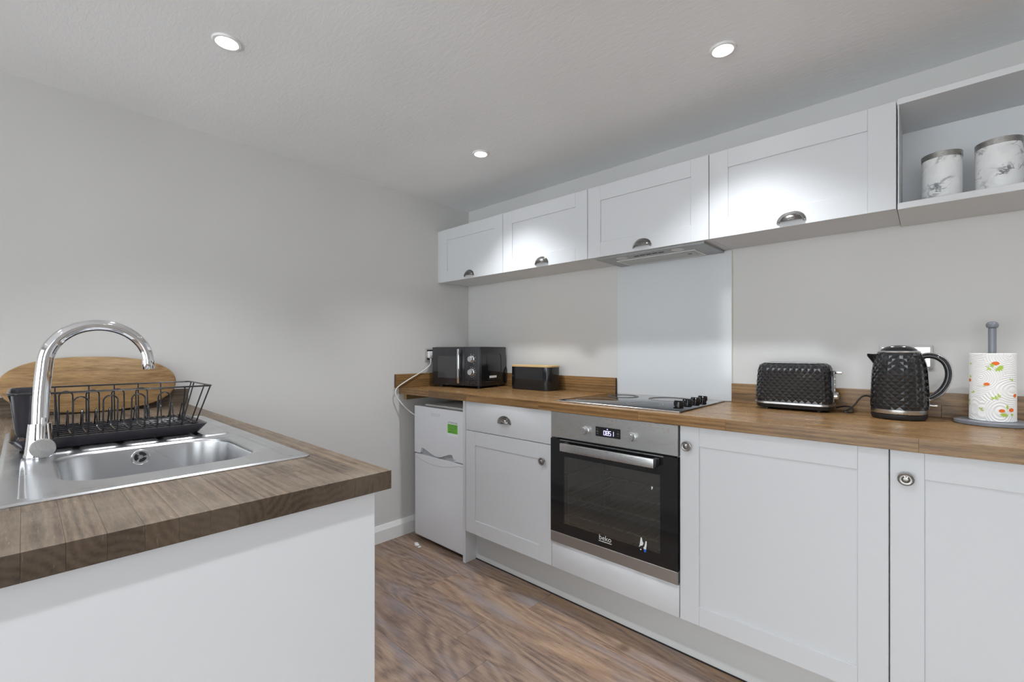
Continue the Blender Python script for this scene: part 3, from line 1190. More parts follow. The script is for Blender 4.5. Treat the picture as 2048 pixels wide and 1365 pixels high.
# ---- open shelf
SX0 = XU + 2.4 + .002
t = thing('open_shelf_unit', 'open white wall shelf holding two marble canisters', 'shelf', (2.73, -.14, 1.655))
SX1 = XR + .0
YS = YU
obj('top_board', box(B(), SX0, SX1, YS, -.002, 2.000, 2.020, .0008), 'carcass', t)
obj('bottom_board', box(B(), SX0, SX1, YS, -.002, 1.6555, 1.6765, .0008), 'carcass', t)
obj('side_board', box(B(), SX0 + .0005, SX0 + .004, YS + .002, -.0105, 1.6768, 1.9997, .0003), 'carcass', t)
obj('side_board', box(B(), SX1 - .0185, SX1 - .0005, YS + .012, -.0105, 1.6768, 1.9997, .0005), 'carcass', t)
obj('back_board', box(B(), SX0 + .0005, SX1 - .0005, -.010, -.002, 1.6768, 1.9997), 'carcass', t, smooth=False)


def canister(x, y, r, h, label, rz):
    t = thing('storage_canister', label, 'canister', (x, y, 1.6768), rz, 'marble canisters')
    obj('jar', lathe(B(), [(0, 0), (r - .006, 0), (r - .001, .003), (r, .008), (r, h - .0185), (r - .002, h - .018)], 48, cap=False), 'marble', t, local=True)
    l = obj('lid_band', lathe(B(), [(r - .004, h - .0183), (r + .0008, h - .0183), (r + .0008, h - .001), (r - .001, h), (r - .006, h)], 48, cap=False), 'lidsteel', t, local=True)
    obj('lid_top', lathe(B(), [(0, h - .001), (r - .006, h - .001), (r - .006, h - .012)], 48, cap=False), 'satin', t, local=True)


canister(2.5365, -.15, .0505, .170, 'smaller-looking marble patterned canister with steel lid, left on the open shelf', .3)
canister(2.6665, -.155, .0530, .171, 'marble patterned canister with steel lid at the photo edge, right on the open shelf', 2.1)

# ================================================================== peninsula base and sink
t = thing('peninsula_cabinet', 'plain white base of the peninsula under the sink worktop', 'cabinet', (.85, -2.03, 0))
obj('end_panel', box(B(), 1.6605, 1.6785, -2.312, -1.7545, .0, ZP0 - .0006, .0008), 'cab', t)
obj('back_panel', box(B(), .002, 1.660, -2.312, -2.294, .0, ZP0 - .0006, .0008), 'cab', t)
obj('side_panel', box(B(), .018, .036, -2.2938, -1.776, .15, ZP0 - .0006), 'carcass', t, smooth=False)
obj('floor_board', box(B(), .0365, 1.6538, -2.2938, -1.776, .15, .168), 'carcass', t, smooth=False)
obj('kickboard', box(B(), .018, 1.6538, -1.84, -1.822, .001, .149), 'plinth', t, smooth=False)
for k in range(3):
    xa = .036 + .539 * k
    dd = obj('door', shaker(xa + .002, xa + .537, .155, ZP0 - .004, -1.7545, s=1), 'cab', t)

# ---- sink
t = thing('kitchen_sink', 'stainless steel inset sink with bowl and ribbed drainer in the peninsula', 'sink', (.97, -2.03, ZP))
SXa, SXb, SYa, SYb = .500, 1.447, -2.274, -1.781
bcx, bcy, bw, bd, brd = 1.172, -2.021, .352, .352, .088
N = 48


def rr_n(cx, cy, w, d, r, n):
    """rounded rectangle with n points spaced by angle from the bowl centre, so loops match up"""
    out = []
    for k in range(n):
        a = 2 * PI * k / n
        dx, dy = math.cos(a), math.sin(a)
        lo, hi = 0, 3
        for _ in range(40):
            m = (lo + hi) / 2
            px, py = bcx + dx * m - cx, bcy + dy * m - cy
            qx, qy = abs(px) - (w / 2 - r), abs(py) - (d / 2 - r)
            sd = math.hypot(max(qx, 0), max(qy, 0)) + min(max(qx, qy), 0) - r
            if sd < 0:
                lo = m
            else:
                hi = m
        out.append((bcx + dx * lo, bcy + dy * lo))
    return out


NS = 480
outer = rr_n((SXa + SXb) / 2, (SYa + SYb) / 2, SXb - SXa, SYb - SYa, .018, NS)
inner = rr_n(bcx, bcy, bw, bd, brd, NS)


def sst(a, b, x):
    x = max(0, min(1, (x - a) / (b - a)))
    return x * x * (3 - 2 * x)


def rsd(x, y, cx, cy, w, d, r):
    qx, qy = abs(x - cx) - (w / 2 - r), abs(y - cy) - (d / 2 - r)
    return math.hypot(max(qx, 0), max(qy, 0)) + min(max(qx, qy), 0) - r


PADS = [(-2.190 + .083 * k, .069) for k in range(5)]


def deck_z(x, y):
    e = min(x - SXa, SXb - x, y - SYa, SYb - y)
    z = .0045
    z -= .0035 * sst(.030, .038, e)                      # step down inside the raised border
    z += .0028 * sst(.008, 0, e) * -1                    # rolled edge
    for py, pw in PADS:                                  # raised drainer pads beside the bowl
        sd = rsd(x, y, .905, py, .165, pw, .014)
        z += .0042 * sst(.0035, -.0025, sd)
    sd = rsd(x, y, 1.13, -1.812, .60, .016, .008)        # long groove by the kitchen-side border
    z -= .002 * sst(.003, -.003, sd)
    sd = math.hypot(x - 1.03, y + 1.853) - .0165         # capped tap hole
    if sd < .004:
        z += .0016 * sst(.002, -.001, sd)
    return z


bm = B()
rings = []
MR = 95
for j in range(MR + 1):
    f = (j / MR) ** 1.25
    rings.append([bm.verts.new((x0 + (x1 - x0) * f, y0 + (y1 - y0) * f, ZP + deck_z(x0 + (x1 - x0) * f, y0 + (y1 - y0) * f))) for (x0, y0), (x1, y1) in zip(inner, outer)])
skirt = [bm.verts.new((v.co.x, v.co.y, ZP + .0003)) for v in rings[-1]]
rings.append(skirt)
for a, b in zip(rings, rings[1:]):
    for k in range(NS):
        bm.faces.new((a[k], a[(k + 1) % NS], b[(k + 1) % NS], b[k]))
# bowl
prev = rings[0]
prof = []
for k in range(1, 9):
    an = PI / 2 * k / 8
    prof.append((.010 * math.sin(an), -.010 * (1 - math.cos(an)) * 1.0))
prof += [(.012, -.03), (.016, -.07), (.020, -.11), (.024, -.135)]
for k in range(1, 9):
    an = PI / 2 * k / 8
    prof.append((.024 + .03 * (1 - math.cos(an)), -.135 - .03 * math.sin(an)))
prof += [(.09, -.167), (.15, -.168)]
for ins, dz in prof:
    lp = rr_n(bcx, bcy, bw - 2 * ins, bd - 2 * ins, max(brd - ins * .6, .012), NS)
    ringn = [bm.verts.new((x, y, ZP + .001 + dz)) for x, y in lp]
    for k in range(NS):
        bm.faces.new((prev[k], ringn[k], ringn[(k + 1) % NS], prev[(k + 1) % NS]))
    prev = ringn
bm.faces.new(prev)
basin = obj('basin', bm, 'sink', t, ang=60)
# overflow rosette on the far bowl wall
OXF = bcx - bw / 2 + .0125
mt = axis_mtx((OXF, -2.033, ZP - .028), (1, 0, .06))
ov = obj('overflow', lathe(B(), [(.0, 0), (.0195, .0), (.0195, .0028), (.0175, .0040), (.0140, .0038), (.0140, .0015), (0, .0015)], 36, mt, cap=False), 'satin', t)
bm = B()
for k in range(3):
    a0 = R(90 + 120 * k + 14)
    a1 = R(90 + 120 * (k + 1) - 14)
    n_ = 10
    lo, hi = [], []
    for q in range(n_ + 1):
        a = a0 + (a1 - a0) * q / n_
        lo.append(bm.verts.new(mt @ Vector((.0055 * math.cos(a), .0055 * math.sin(a), .0017))))
        hi.append(bm.verts.new(mt @ Vector((.0132 * math.cos(a), .0132 * math.sin(a), .0017))))
    for q in range(n_):
        bm.faces.new((lo[q], lo[q + 1], hi[q + 1], hi[q]))
obj('overflow_slots', bm, 'blackmat', ov, smooth=False)
bm = B()
for k in range(3):
    a = R(90 + 120 * k)
    tube(bm, [mt @ Vector((0, 0, .003)), mt @ Vector((.0145 * math.cos(a), .0145 * math.sin(a), .003))], .0016, 6)
lathe(bm, [(0, .0048), (.004, .0048), (.0052, .003), (.0052, .0015)], 16, mt, cap=False)
obj('overflow_cross', bm, 'satin', ov)
obj('drain', lathe(B(), [(0, -.1655), (.03, -.1655), (.038, -.1640), (.042, -.1668)], 32, Matrix.Translation((bcx, bcy, ZP + .001)), cap=False), 'chrome', t)

# ---- tap
TZ = ZP + .0012
tx, ty = 1.0, -2.212
t = thing('mixer_tap', 'tall chrome swan-neck mixer tap at the back of the sink', 'tap', (tx, ty, TZ))
bm = B()
lps = []
for rx, z, oy in ((.0270, 0, 0), (.0275, .004, 0), (.0255, .012, 0), (.0235, .030, 0), (.0215, .055, 0), (.0200, .072, 0), (.0195, .078, 0), (.0165, .0785, 0)):
    lps.append([(tx + rx * math.cos(2 * PI * k / 40), ty + oy + rx * math.sin(2 * PI * k / 40), TZ + z) for k in range(40)])
loft(bm, lps)
obj('body', bm, 'chrome', t, ang=40)
path = [(tx, ty, TZ + .075), (tx, ty + .002, TZ + .14), (tx, ty + .006, TZ + .195)]
cyy, czz, rad = ty + .102, TZ + .2140, .094
for k in range(0, 19):
    a = R(176 - 174 * k / 18)
    path.append((tx, cyy + rad * math.cos(a), czz + rad * math.sin(a)))
sp = smooth_path(path, 3)
tip = sp[-1]
bm = tube(B(), sp, [.0148] * 6 + [.0148 - .0028 * i / (len(sp) - 7) for i in range(len(sp) - 6)], 28)
nk = obj('spout', bm, 'chrome', t, ang=60)
dirv = Vector((0, .06, -1)).normalized()
mt = axis_mtx(tip, dirv)
obj('aerator', lathe(B(), [(.0108, -.004), (.0132, -.003), (.0132, .018), (.0120, .020), (.0095, .020), (.009, .014), (0, .014)], 28, mt, cap=False), 'chrome', nk)
hm = axis_mtx((tx + .013, ty + .003, TZ + .0235), (1, .05, .05))
hb = obj('handle_disc', lathe(B(), [(.0165, -.010), (.0195, .0), (.0215, .012), (.0215, .022), (.0203, .0240), (.0066, .0247), (.0064, .0236), (.0056, .0236), (.0054, .0249), (0, .0251)], 44, hm, cap=False), 'satin', t)
lv = tube(B(), [hm @ Vector((-.006, .0, .010)), hm @ Vector((-.045, .0, .012)), hm @ Vector((-.068, .0, .006))], [.0050, .0044, .0036], 10)
obj('lever', lv, 'chrome', hb)

# ---- dish rack
t = thing('dish_rack', 'black wire dish rack with drip tray and cutlery holder on the sink drainer', 'dish rack', (.81, -2.06, ZP + .006))
RX0, RX1, RY0, RY1 = .672, .948, -2.262, -1.868
TB = ZP + .0075
bm = B()
outl = [[(x, y, z) for x, y in rrect((RX0 + RX1) / 2, (RY0 + RY1) / 2, RX1 - RX0 - 2 * i, RY1 - RY0 - 2 * i, r, 5)] for i, z, r in
        ((.018, TB, .02), (.014, TB + .006, .02), (.0015, TB + .024, .018), (0, TB + .027, .018), (.0015, TB + .0275, .017), (.004, TB + .027, .016), (.016, TB + .011, .014))]
loft(bm, outl)
tr = obj('drip_tray', bm, 'rackplastic', t, ang=40)
bm = B()
for k in range(22):
    yy = RY0 + .04 + (RY1 - RY0 - .08) * k / 21
    box(bm, RX0 + .03, RX1 - .03, yy - .0022, yy + .0022, TB + .0108, TB + .0132)
obj('tray_ribs', bm, 'rackplastic', tr, smooth=False)
ZT = 1.0885
zb = TB + .0285
wr = .00205
bx0, bx1, by0, by1 = .700, .928, -2.235, -1.888
tx0, tx1, ty0, ty1 = .690, .952, -2.262, -1.860


def rim(z, x0, x1, y0, y1, r):
    return [(x, y, z) for x, y in rrect((x0 + x1) / 2, (y0 + y1) / 2, x1 - x0, y1 - y0, r, 6)]


obj('top_rim', tube(B(), rim(ZT, tx0, tx1, ty0, ty1, .016), wr * 1.15, 8, True), 'blackwire', t)
obj('bottom_rim', tube(B(), rim(zb, bx0, bx1, by0, by1, .012), wr, 8, True), 'blackwire', t)
K = 10
ks = [-2.158 + (2.158 - 1.905) * k / (K - 1) for k in range(K)]
for q in range(5):
    xx = bx0 + (bx1 - bx0) * (q + 1) / 6
    obj('long_wire', tube(B(), [(xx, by0, zb - .0005), (xx, by1, zb - .0005)], wr * .85, 6), 'blackwire', t)
zl = zb + .0025
for k, yy in enumerate(ks):
    xm = .80
    # floor wire with the low plate loop bent into it
    pth = [(bx1 + .002, yy, zl), (xm + .062, yy, zl), (xm + .042, yy, zl + .003), (xm + .030, yy, zl + .030), (xm + .020, yy, zl + .046), (xm + .008, yy, zl + .046),
           (xm - .006, yy, zl + .030), (xm - .030, yy, zl + .004), (xm - .045, yy, zl), (bx0 - .002, yy, zl)]
    obj('plate_wire', tube(B(), smooth_path(pth, 4), wr * .9, 7), 'blackwire', t)
# tall hairpin dividers: front row and rear row
for s in range(4):
    for front in (1, 0):
        a, b = (ks[2 * s + 0], ks[2 * s + 1]) if front else (ks[2 * s] - .012, ks[2 * s + 1] - .012)
        if front:
            a, b = ks[2 * s + 1 - 1] + .004, ks[2 * s + 1] + .004
        xb_, xt_ = (bx1, bx1 + .010) if front else (bx0, bx0 - .006)
        zt = 1.075
        c = (a + b) / 2
        rad = (b - a) / 2
        pth = [(xb_, a, zl), (xb_ + (xt_ - xb_) * .5, a, zl + .045)]
        for q in range(9):
            an = PI - PI * q / 8
            pth.append((xt_, c + rad * math.cos(an), zt - rad + rad * math.sin(an)))
        pth += [(xb_ + (xt_ - xb_) * .5, b, zl + .045), (xb_, b, zl)]
        obj('hairpin_divider', tube(B(), smooth_path(pth, 2), wr * .95, 7), 'blackwire', t)
for (xb_, yb_, xt_, yt_) in ([(bx1, ks[0] - .022, tx1, ks[0] - .028), (bx1, ks[8] + .004, tx1, ks[8] + .006)] +
                             [(bx0, yy, tx0, yy) for yy in (ks[0] - .02, ks[2] - .006, ks[4] - .006, ks[6] - .006, ks[8] - .006)] +
                             [(bx1 - .03, by1, tx1 - .02, ty1), (bx1 - .085, by1, tx1 - .085, ty1), (bx0 + .05, by1, tx0 + .05, ty1), (bx0 + .012, by1, tx0 + .014, ty1),
                              (bx1 - .02, by0, tx1 - .015, ty0), (bx0 + .02, by0, tx0 + .015, ty0)]):
    obj('upright_wire', tube(B(), [(xb_, yb_, zb), (xt_, yt_, ZT)], wr * .95, 7), 'blackwire', t)
for xx in (bx0 + .02, bx1 - .02):
    for yy in (by0 + .01, by1 - .01):
        obj('wire_foot', tube(B(), [(xx, yy, zb), (xx, yy, TB + .0115)], .003, 8), 'blackwire', t)
# cutlery holder
bm = B()
cxm, cym = .845, -2.232
lo_ = []
for i, z, r in ((.012, TB + .034, .012), (.009, TB + .045, .012), (.0, ZT - .002, .012), (-.004, ZT - .001, .013), (-.004, ZT + .003, .013), (-.001, ZT + .003, .012), (.002, ZT - .002, .011), (.011, TB + .04, .010)):
    lo_.append([(x, y, z) for x, y in rrect(cxm, cym, .196 - 2 * i, .058 - 2 * i, r, 5)])
loft(bm, lo_)
obj('cutlery_holder', bm, 'rackplastic', t, ang=40)

# ---- chopping board leaning on the upstand
t = thing('chopping_board', 'large rounded wooden chopping board leaning on the wall behind the dish rack', 'chopping board', (.05, -2.04, ZP + .0005))
bm = B()
ol = []
HH, LL = .222, .262
for k in range(72):
    a = 2 * PI * k / 72
    c, s_ = math.cos(a), math.sin(a)
    e = 2.45
    yy = LL * math.copysign(abs(c) ** (2 / e), c)
    zz = HH / 2 * math.copysign(abs(s_) ** (2 / (2.1 if s_ > 0 else 2.35)), s_)
    yy *= 1 + .03 * s_
    ol.append((yy, zz + HH / 2 + .012 * (-c) * .3))
mn = min(z for y, z in ol)
ol = [(y, z - mn) for y, z in ol]
cyb, czb = 0, HH / 2
def bl(xo, k):
    return [(xo, cyb + y * k, czb + (z - czb) * k) for y, z in ol]
loft(bm, [bl(-.008, .975), bl(-.006, .993), bl(-.003, 1), bl(.003, 1), bl(.006, .993), bl(.008, .975)])
o = obj('board', bm, 'board', t, local=True, ang=50)
o.rotation_euler = (0, -R(9.0), 0)
o.location = (.005, 0, .0015)

# ================================================================== things on the kitchen worktop
# ---- microwave
ang = math.atan2(.068, .385)
t = thing('microwave', 'black microwave with chrome door handle and two silver dials in the corner', 'microwave', (.072, -.379, ZW + .0004), ang)
MW, MD, MH = .392, .285, .262
obj('case', box(B(), .0, MW, .012, MD, .012, MH, .004, 2), 'black', t, local=True)
bm = B()
for fx in (.04, MW - .04):
    for fy in (.04, MD - .03):
        lathe(bm, [(.014, 0), (.014, .012)], 14, Matrix.Translation((fx, fy, 0)))
obj('feet', bm, 'blackmat', t, local=True)
dr = obj('door', box(B(), .001, .272, -.012, .0115, .014, MH - .002, .003, 2), 'mwdoor', t, local=True)
obj('window', box(B(), .050, .222, -.0128, -.0118, .06, .202, .0003), 'mwglass', dr, local=True)
hd = obj('handle', box(B(), .236, .252, -.042, -.030, .030, .248, .003, 2), 'chrome', dr, local=True)
for hz in (.062, .212):
    obj('handle_bracket', box(B(), .239, .249, -.030, -.0122, hz - .006, hz + .006, .001), 'blackmat', hd, local=True)
cp = obj('control_panel', box(B(), .2735, MW - .001, -.012, .0115, .014, MH - .002, .003, 2), 'mwpanel', t, local=True)
for q, kz in enumerate((.184, .102)):
    mt = axis_mtx((.331, -.012, kz), (0, -1, 0))
    kn = obj('dial', lathe(B(), [(0, 0), (.0235, 0), (.0225, .004), (.0185, .006), (.0180, .020), (.0165, .0215), (0, .0215)], 32, mt, cap=False), 'satin', cp, local=True)
    bm = B()
    for k in range(9 if q else 5):
        a = R(100 - (26 if q else 40) * k)
        c = Vector((.331 + .031 * math.cos(a), 0, kz + .031 * math.sin(a)))
        box(bm, c.x - .0016, c.x + .0016, -.0126, -.0119, c.z - .0016, c.z + .0016)
    obj('dial_numerals', bm, 'whiteprint', cp, local=True, smooth=False)
bm = B()
for r_ in range(3):
    for k in range(4):
        x = .284 + .025 * k + (.0 if r_ % 2 else .0)
        z = .022 + .0145 * r_
        vs = [bm.verts.new(v) for v in ((x, -.0123, z), (x + .025, -.0123, z), (x + .0125, -.0123, z + .0135), (x + .0125, -.0165, z + .005))]
        for f in ((0, 1, 3), (1, 2, 3), (2, 0, 3)):
            bm.faces.new([vs[i] for i in f])
obj('facet_pattern', bm, 'blackface', cp, local=True, smooth=False)
# embossed side panel and rating label
ln = [(MW + .0003, y, z) for y, z in rrect(.145, .135, .165, .165, .03, 6)]
obj('side_emboss', tube(B(), ln, .0018, 6, True), 'black', t, local=True)
obj('rating_label', box(B(), MW + .0002, MW + .0006, .095, .175, .062, .076), 'sticker', t, local=True, smooth=False)
obj('side_vent', box(B(), MW + .0001, MW + .002, .05, .24, .038, .041, .0006), 'blackmat', t, local=True)
obj('mains_lead', tube(B(), smooth_path([(MW - .03, MD - .001, .10), (MW - .01, MD + .003, .13), (MW + .004, MD + .002, .11), (MW + .007, MD - .004, .06), (MW + .004, MD - .004, .02)], 6), .003, 8), 'blackmat', t, local=True)

# ---- bread bin
t = thing('bread_bin', 'black rounded bread bin with a bamboo lid beside the microwave', 'bread bin', (.725, -.102, ZW + .0004))
BW, BD, BH = .318, .134, .138
bm = B()
loft(bm, [[(x, y, z) for x, y in rrect(0, 0, BW - 2 * i, BD - 2 * i, .048 - i, 10)] for i, z in ((.004, 0), (.0005, .002), (0, .006), (0, BH), (.003, BH))])
obj('bin', bm, 'black', t, local=True, ang=40)
bm = B()
loft(bm, [[(x, y, z) for x, y in rrect(0, 0, BW + .004 - 2 * i, BD + .004 - 2 * i, .05 - i, 10)] for i, z in ((.001, BH + .0003), (0, BH + .001), (0, BH + .009), (.0015, BH + .0105))])
obj('lid', bm, 'bamboo', t, local=True, ang=40)


# ---- faceted shells
def faceted(bm, outline, rows, nseg, amp):
    """outline(u, v) -> (point, outward normal); u wraps round, v goes up; alternate vertices pushed out = diamonds"""
    g = []
    for j in range(rows + 1):
        ring = []
        for i in range(nseg):
            p, n = outline(i / nseg, j / rows)
            h = amp if (i + j) % 2 == 0 and 0 < j < rows else 0
            ring.append(bm.verts.new(Vector(p) + Vector(n) * h))
        g.append(ring)
    for j in range(rows):
        for i in range(nseg):
            a, b, c, d = g[j][i], g[j][(i + 1) % nseg], g[j + 1][(i + 1) % nseg], g[j + 1][i]
            if (i + j) % 2 == 0:      # a, c are the peaks: split along b-d
                bm.faces.new((a, b, d))
                bm.faces.new((b, c, d))
            else:
                bm.faces.new((a, b, c))
                bm.faces.new((a, c, d))
    return g


# ---- toaster
TL, TD, TH = .264, .140, .158
t = thing('toaster', 'black diamond-faceted toaster with chrome base band, left of the kettle', 'toaster', (2.103, -.113, ZW + .0004))
per = rrect(0, 0, 1, 1, .1, 2)


def resample(pts, n):
    P = [Vector((x, y)) for x, y in pts]
    L = [0]
    for i in range(len(P)):
        L.append(L[-1] + (P[(i + 1) % len(P)] - P[i]).length)
    out = []
    for k in range(n):
        s = L[-1] * k / n
        i = max(q for q in range(len(P)) if L[q] <= s + 1e-9)
        f = (s - L[i]) / max(L[i + 1] - L[i], 1e-9)
        out.append(P[i].lerp(P[(i + 1) % len(P)], f))
    return out


NT, RT = 68, 14
base_out = resample(rrect(0, 0, TL, TD, .042, 10), NT)
zprof = [(.032 + .0096 * j, 0) for j in range(RT + 1)]


def t_out(u, v):
    i = round(u * NT) % NT
    p = base_out[i]
    z = .032 + v * (TH + .030 - .032)
    ins = .003 * (1 - v) * -1 + .003
    if v > .72:
        k = (v - .72) / .28
        ins += .020 * (1 - math.sqrt(max(0, 1 - k * k)))
    else:
        ins += .004 * (v / .72) ** 2
    if v > .72:
        ins += .004
    sx = (TL / 2 - ins) / (TL / 2)
    sy = (TD / 2 - ins) / (TD / 2)
    nrm = Vector((p.x / (TL / 2) ** 4 * abs(p.x) ** 2, p.y / (TD / 2) ** 4 * abs(p.y) ** 2, 0)).normalized()
    if v > .8:
        nrm = (nrm + Vector((0, 0, .6))).normalized()
    return (p.x * sx, p.y * sy, z), nrm


bm = B()
g = faceted(bm, t_out, RT, NT, .0026)
bm.faces.new(g[-1])
bm.faces.new(g[0][::-1])
obj('faceted_shell', bm, 'blackface', t, local=True, smooth=False)
ztop = TH + .030
for sy in (-.026, .026):
    sl = obj('bread_slot', box(B(), -.095, .085, sy - .013, sy + .013, ztop - .0005, ztop + .0012, .0006), 'satin', t, local=True)
    obj('slot_opening', box(B(), -.092, .082, sy - .0105, sy + .0105, ztop + .0012, ztop + .0016), 'blackmat', sl, local=True, smooth=False)
bm = B()
loft(bm, [[(x, y, z) for x, y in rrect(0, 0, TL + .006 - 2 * i, TD + .006 - 2 * i, .044, 10)] for i, z in ((.001, .0225), (0, .0235), (0, .0305), (.002, .0318))])
obj('chrome_band', bm, 'satin', t, local=True, ang=40)
bm = B()
loft(bm, [[(x, y, z) for x, y in rrect(0, 0, TL - .002 - 2 * i, TD - .002 - 2 * i, .042 - i, 10)] for i, z in ((.012, .006), (.003, .009), (.0005, .0222))])
for fx in (-.09, .09):
    for fy in (-.04, .04):
        lathe(bm, [(.009, 0), (.009, .0065)], 12, Matrix.Translation((fx, fy, 0)))
obj('base', bm, 'blackmat', t, local=True, ang=40)
ex = TL / 2
cpn = obj('control_plate', box(B(), ex - .006, ex + .0035, -.036, .030, .036, .160, .003, 2), 'black', t, local=True)
bm = B()
box(bm, ex + .0035, ex + .0047, -.034, -.028, .040, .155, .0005)
obj('chrome_strip', bm, 'satin', cpn, local=True)
obj('lever', box(B(), ex + .003, ex + .026, .0, .022, .147, .158, .0025, 2), 'chrome', cpn, local=True)
for k in range(3):
    obj('button', lathe(B(), [(0, .004), (.0055, .004), (.0062, .002), (.0062, 0)], 16, axis_mtx((ex + .0034, -.018, .128 - .021 * k), (1, 0, 0)), cap=False), 'satin', cpn, local=True)
obj('browning_dial', lathe(B(), [(0, .013), (.013, .013), (.0145, .011), (.0150, .0)], 28, axis_mtx((ex + .0034, -.012, .062), (1, 0, 0)), cap=False), 'chrome', cpn, local=True)

# ---- kettle
KX, KY = 2.4265, -.152
t = thing('kettle', 'black diamond-faceted electric kettle on its base between toaster and paper towel', 'kettle', (KX, KY, ZW + .0004), 0)
obj('power_base', lathe(B(), [(0, 0), (.070, 0), (.074, .003), (.0765, .010), (.0765, .018), (.072, .0195), (0, .0195)], 56, cap=False), 'blackmat', t, local=True)
obj('steel_band', lathe(B(), [(.070, .020), (.0768, .0202), (.0775, .022), (.0772, .034), (.0755, .035)], 56, cap=False), 'satin', t, local=True)


def kr(v):
    return .0768 - .0062 * v - .0135 * max(0, (v - .55) / .45) ** 2.1


def k_out(u, v):
    a = 2 * PI * u
    r = kr(v)
    return (r * math.cos(a), r * math.sin(a), .035 + .196 * v), (math.cos(a), math.sin(a), .12)


bm = B()
g = faceted(bm, k_out, 18, 42, .0024)
bm.faces.new(g[-1])
bm.faces.new(g[0][::-1])
obj('faceted_body', bm, 'blackface', t, local=True, smooth=False)
obj('collar', lathe(B(), [(.0575, .2302), (.0582, .2315), (.0570, .2350), (.0545, .2362), (0, .2362)], 48, cap=False), 'satin', t, local=True)
ld = obj('lid', lathe(B(), [(.050, .2364), (.0495, .2400), (.045, .2450), (.034, .2510), (.018, .2555), (0, .2570)], 48, cap=False), 'black', t, local=True)
obj('lid_tab', box(B(), -.020, .020, -.0325, -.0215, .2490, .2520, .001), 'chrome', ld, local=True)
# spout towards -x
bm = B()
lps = []
for xo, z0, z1, hw in ((-.054, .165, .226, .024), (-.064, .180, .2255, .020), (-.074, .198, .2255, .014), (-.0865, .217, .2265, .006)):
    lps.append([(xo, -hw, z1), (xo, -hw * .8, z0 + (z1 - z0) * .35), (xo, 0, z0), (xo, hw * .8, z0 + (z1 - z0) * .35), (xo, hw, z1), (xo, 0, z1 - .001)])
loft(bm, lps)
obj('spout', bm, 'black', t, local=True, ang=40)
hp = smooth_path([(.058, 0, .2135), (.075, 0, .2190), (.097, 0, .2150), (.117, 0, .196), (.1255, 0, .165), (.1215, 0, .132), (.106, 0, .101), (.086, 0, .082), (.070, 0, .076)], 5)


def ribbon(path, hw, ht, off=0):
    bm = B()
    lps = []
    for i, p in enumerate(path):
        tg = (path[min(i + 1, len(path) - 1)] - path[max(i - 1, 0)]).normalized()
        n = Vector((tg.z, 0, -tg.x)) * -1
        lps.append([p + n * (off + ht * math.sin(a)) + Vector((0, hw * math.cos(a), 0)) for a in [2 * PI * q / 14 for q in range(14)]])
    loft(bm, lps)
    return bm


hb = obj('handle', ribbon(hp, .0105, .0085), 'black', t, local=True, ang=60)
obj('handle_trim', ribbon(hp[2:], .0098, .0030, .0092), 'brightsteel', hb, local=True, ang=60)
st = smooth_path([(kr(1) + .001, 0, .228), (kr(.75) + .0035, 0, .182), (kr(.5) + .0035, 0, .133), (kr(.2) + .0035, 0, .074), (kr(.02) + .002, 0, .038)], 5)
obj('chrome_spine', ribbon(st, .012, .0022), 'brightsteel', t, local=True, ang=60)
obj('switch', tube(B(), [(.070, .004, .052), (.088, .004, .050), (.098, .004, .0495), (.101, .004, .0495)], [.004, .0038, .0045, .003], 12), 'satin', t, local=True)

# ---- cord behind toaster and kettle
pts = [(2.236, -.060, .966), (2.262, -.062, .974), (2.288, -.075, .972), (2.292, -.105, .9572), (2.270, -.115, .9572), (2.268, -.095, .9575), (2.292, -.075, .978), (2.318, -.066, 1.016), (2.345, -.058, 1.014), (2.372, -.050, .975), (2.385, -.046, .9575)]
o = obj('power_cord', tube(B(), smooth_path(pts, 6), .0029, 8), 'blackmat', origin=(2.31, -.08, ZW))
tag(o, 'looped black power cord between the toaster and the kettle', 'cord')

# ---- paper towel holder and roll
HX, HY = 2.655, -.118
t = thing('paper_towel_holder', 'grey round-based wooden paper towel holder at the right edge', 'towel holder', (HX, HY, ZW + .0004))
obj('base', lathe(B(), [(0, 0), (.088, 0), (.0905, .002), (.0905, .011), (.089, .0125), (0, .0125)], 64, cap=False), 'greypaint', t, local=True)
obj('pole', lathe(B(), [(.0098, .0125), (.0098, .3095), (0, .3095)], 24, cap=False), 'greypaint', t, local=True)
obj('knob', lathe(B(), [(.008, .3098), (.0125, .3115), (.0150, .317), (.0146, .3235), (.0115, .3285), (.006, .3312), (0, .3318)], 28, cap=False), 'greypaint', t, local=True)
RRr, RH = .0535, .216
t = thing('paper_towel_roll', 'white paper towel roll printed with oranges and green leaves', 'paper towel', (HX, HY, ZW + .0133))
prof = [(.019, .0), (RRr - .002, 0), (RRr, .002), (RRr, RH - .002), (RRr - .002, RH), (.019, RH), (.019, 0)]
obj('roll', lathe(B(), prof, 64, cap=False), 'towel', t, local=True)
obj('core', lathe(B(), [(.0175, .002), (.0188, .002), (.0188, RH - .002), (.0175, RH - .002), (.0175, .002)], 32, cap=False), 'bamboo', t, local=True)
vx, vy = 2.5026 - HX, -2.2374 - HY
A0 = math.atan2(vy, vx)                         # azimuth of the printed side that faces the room


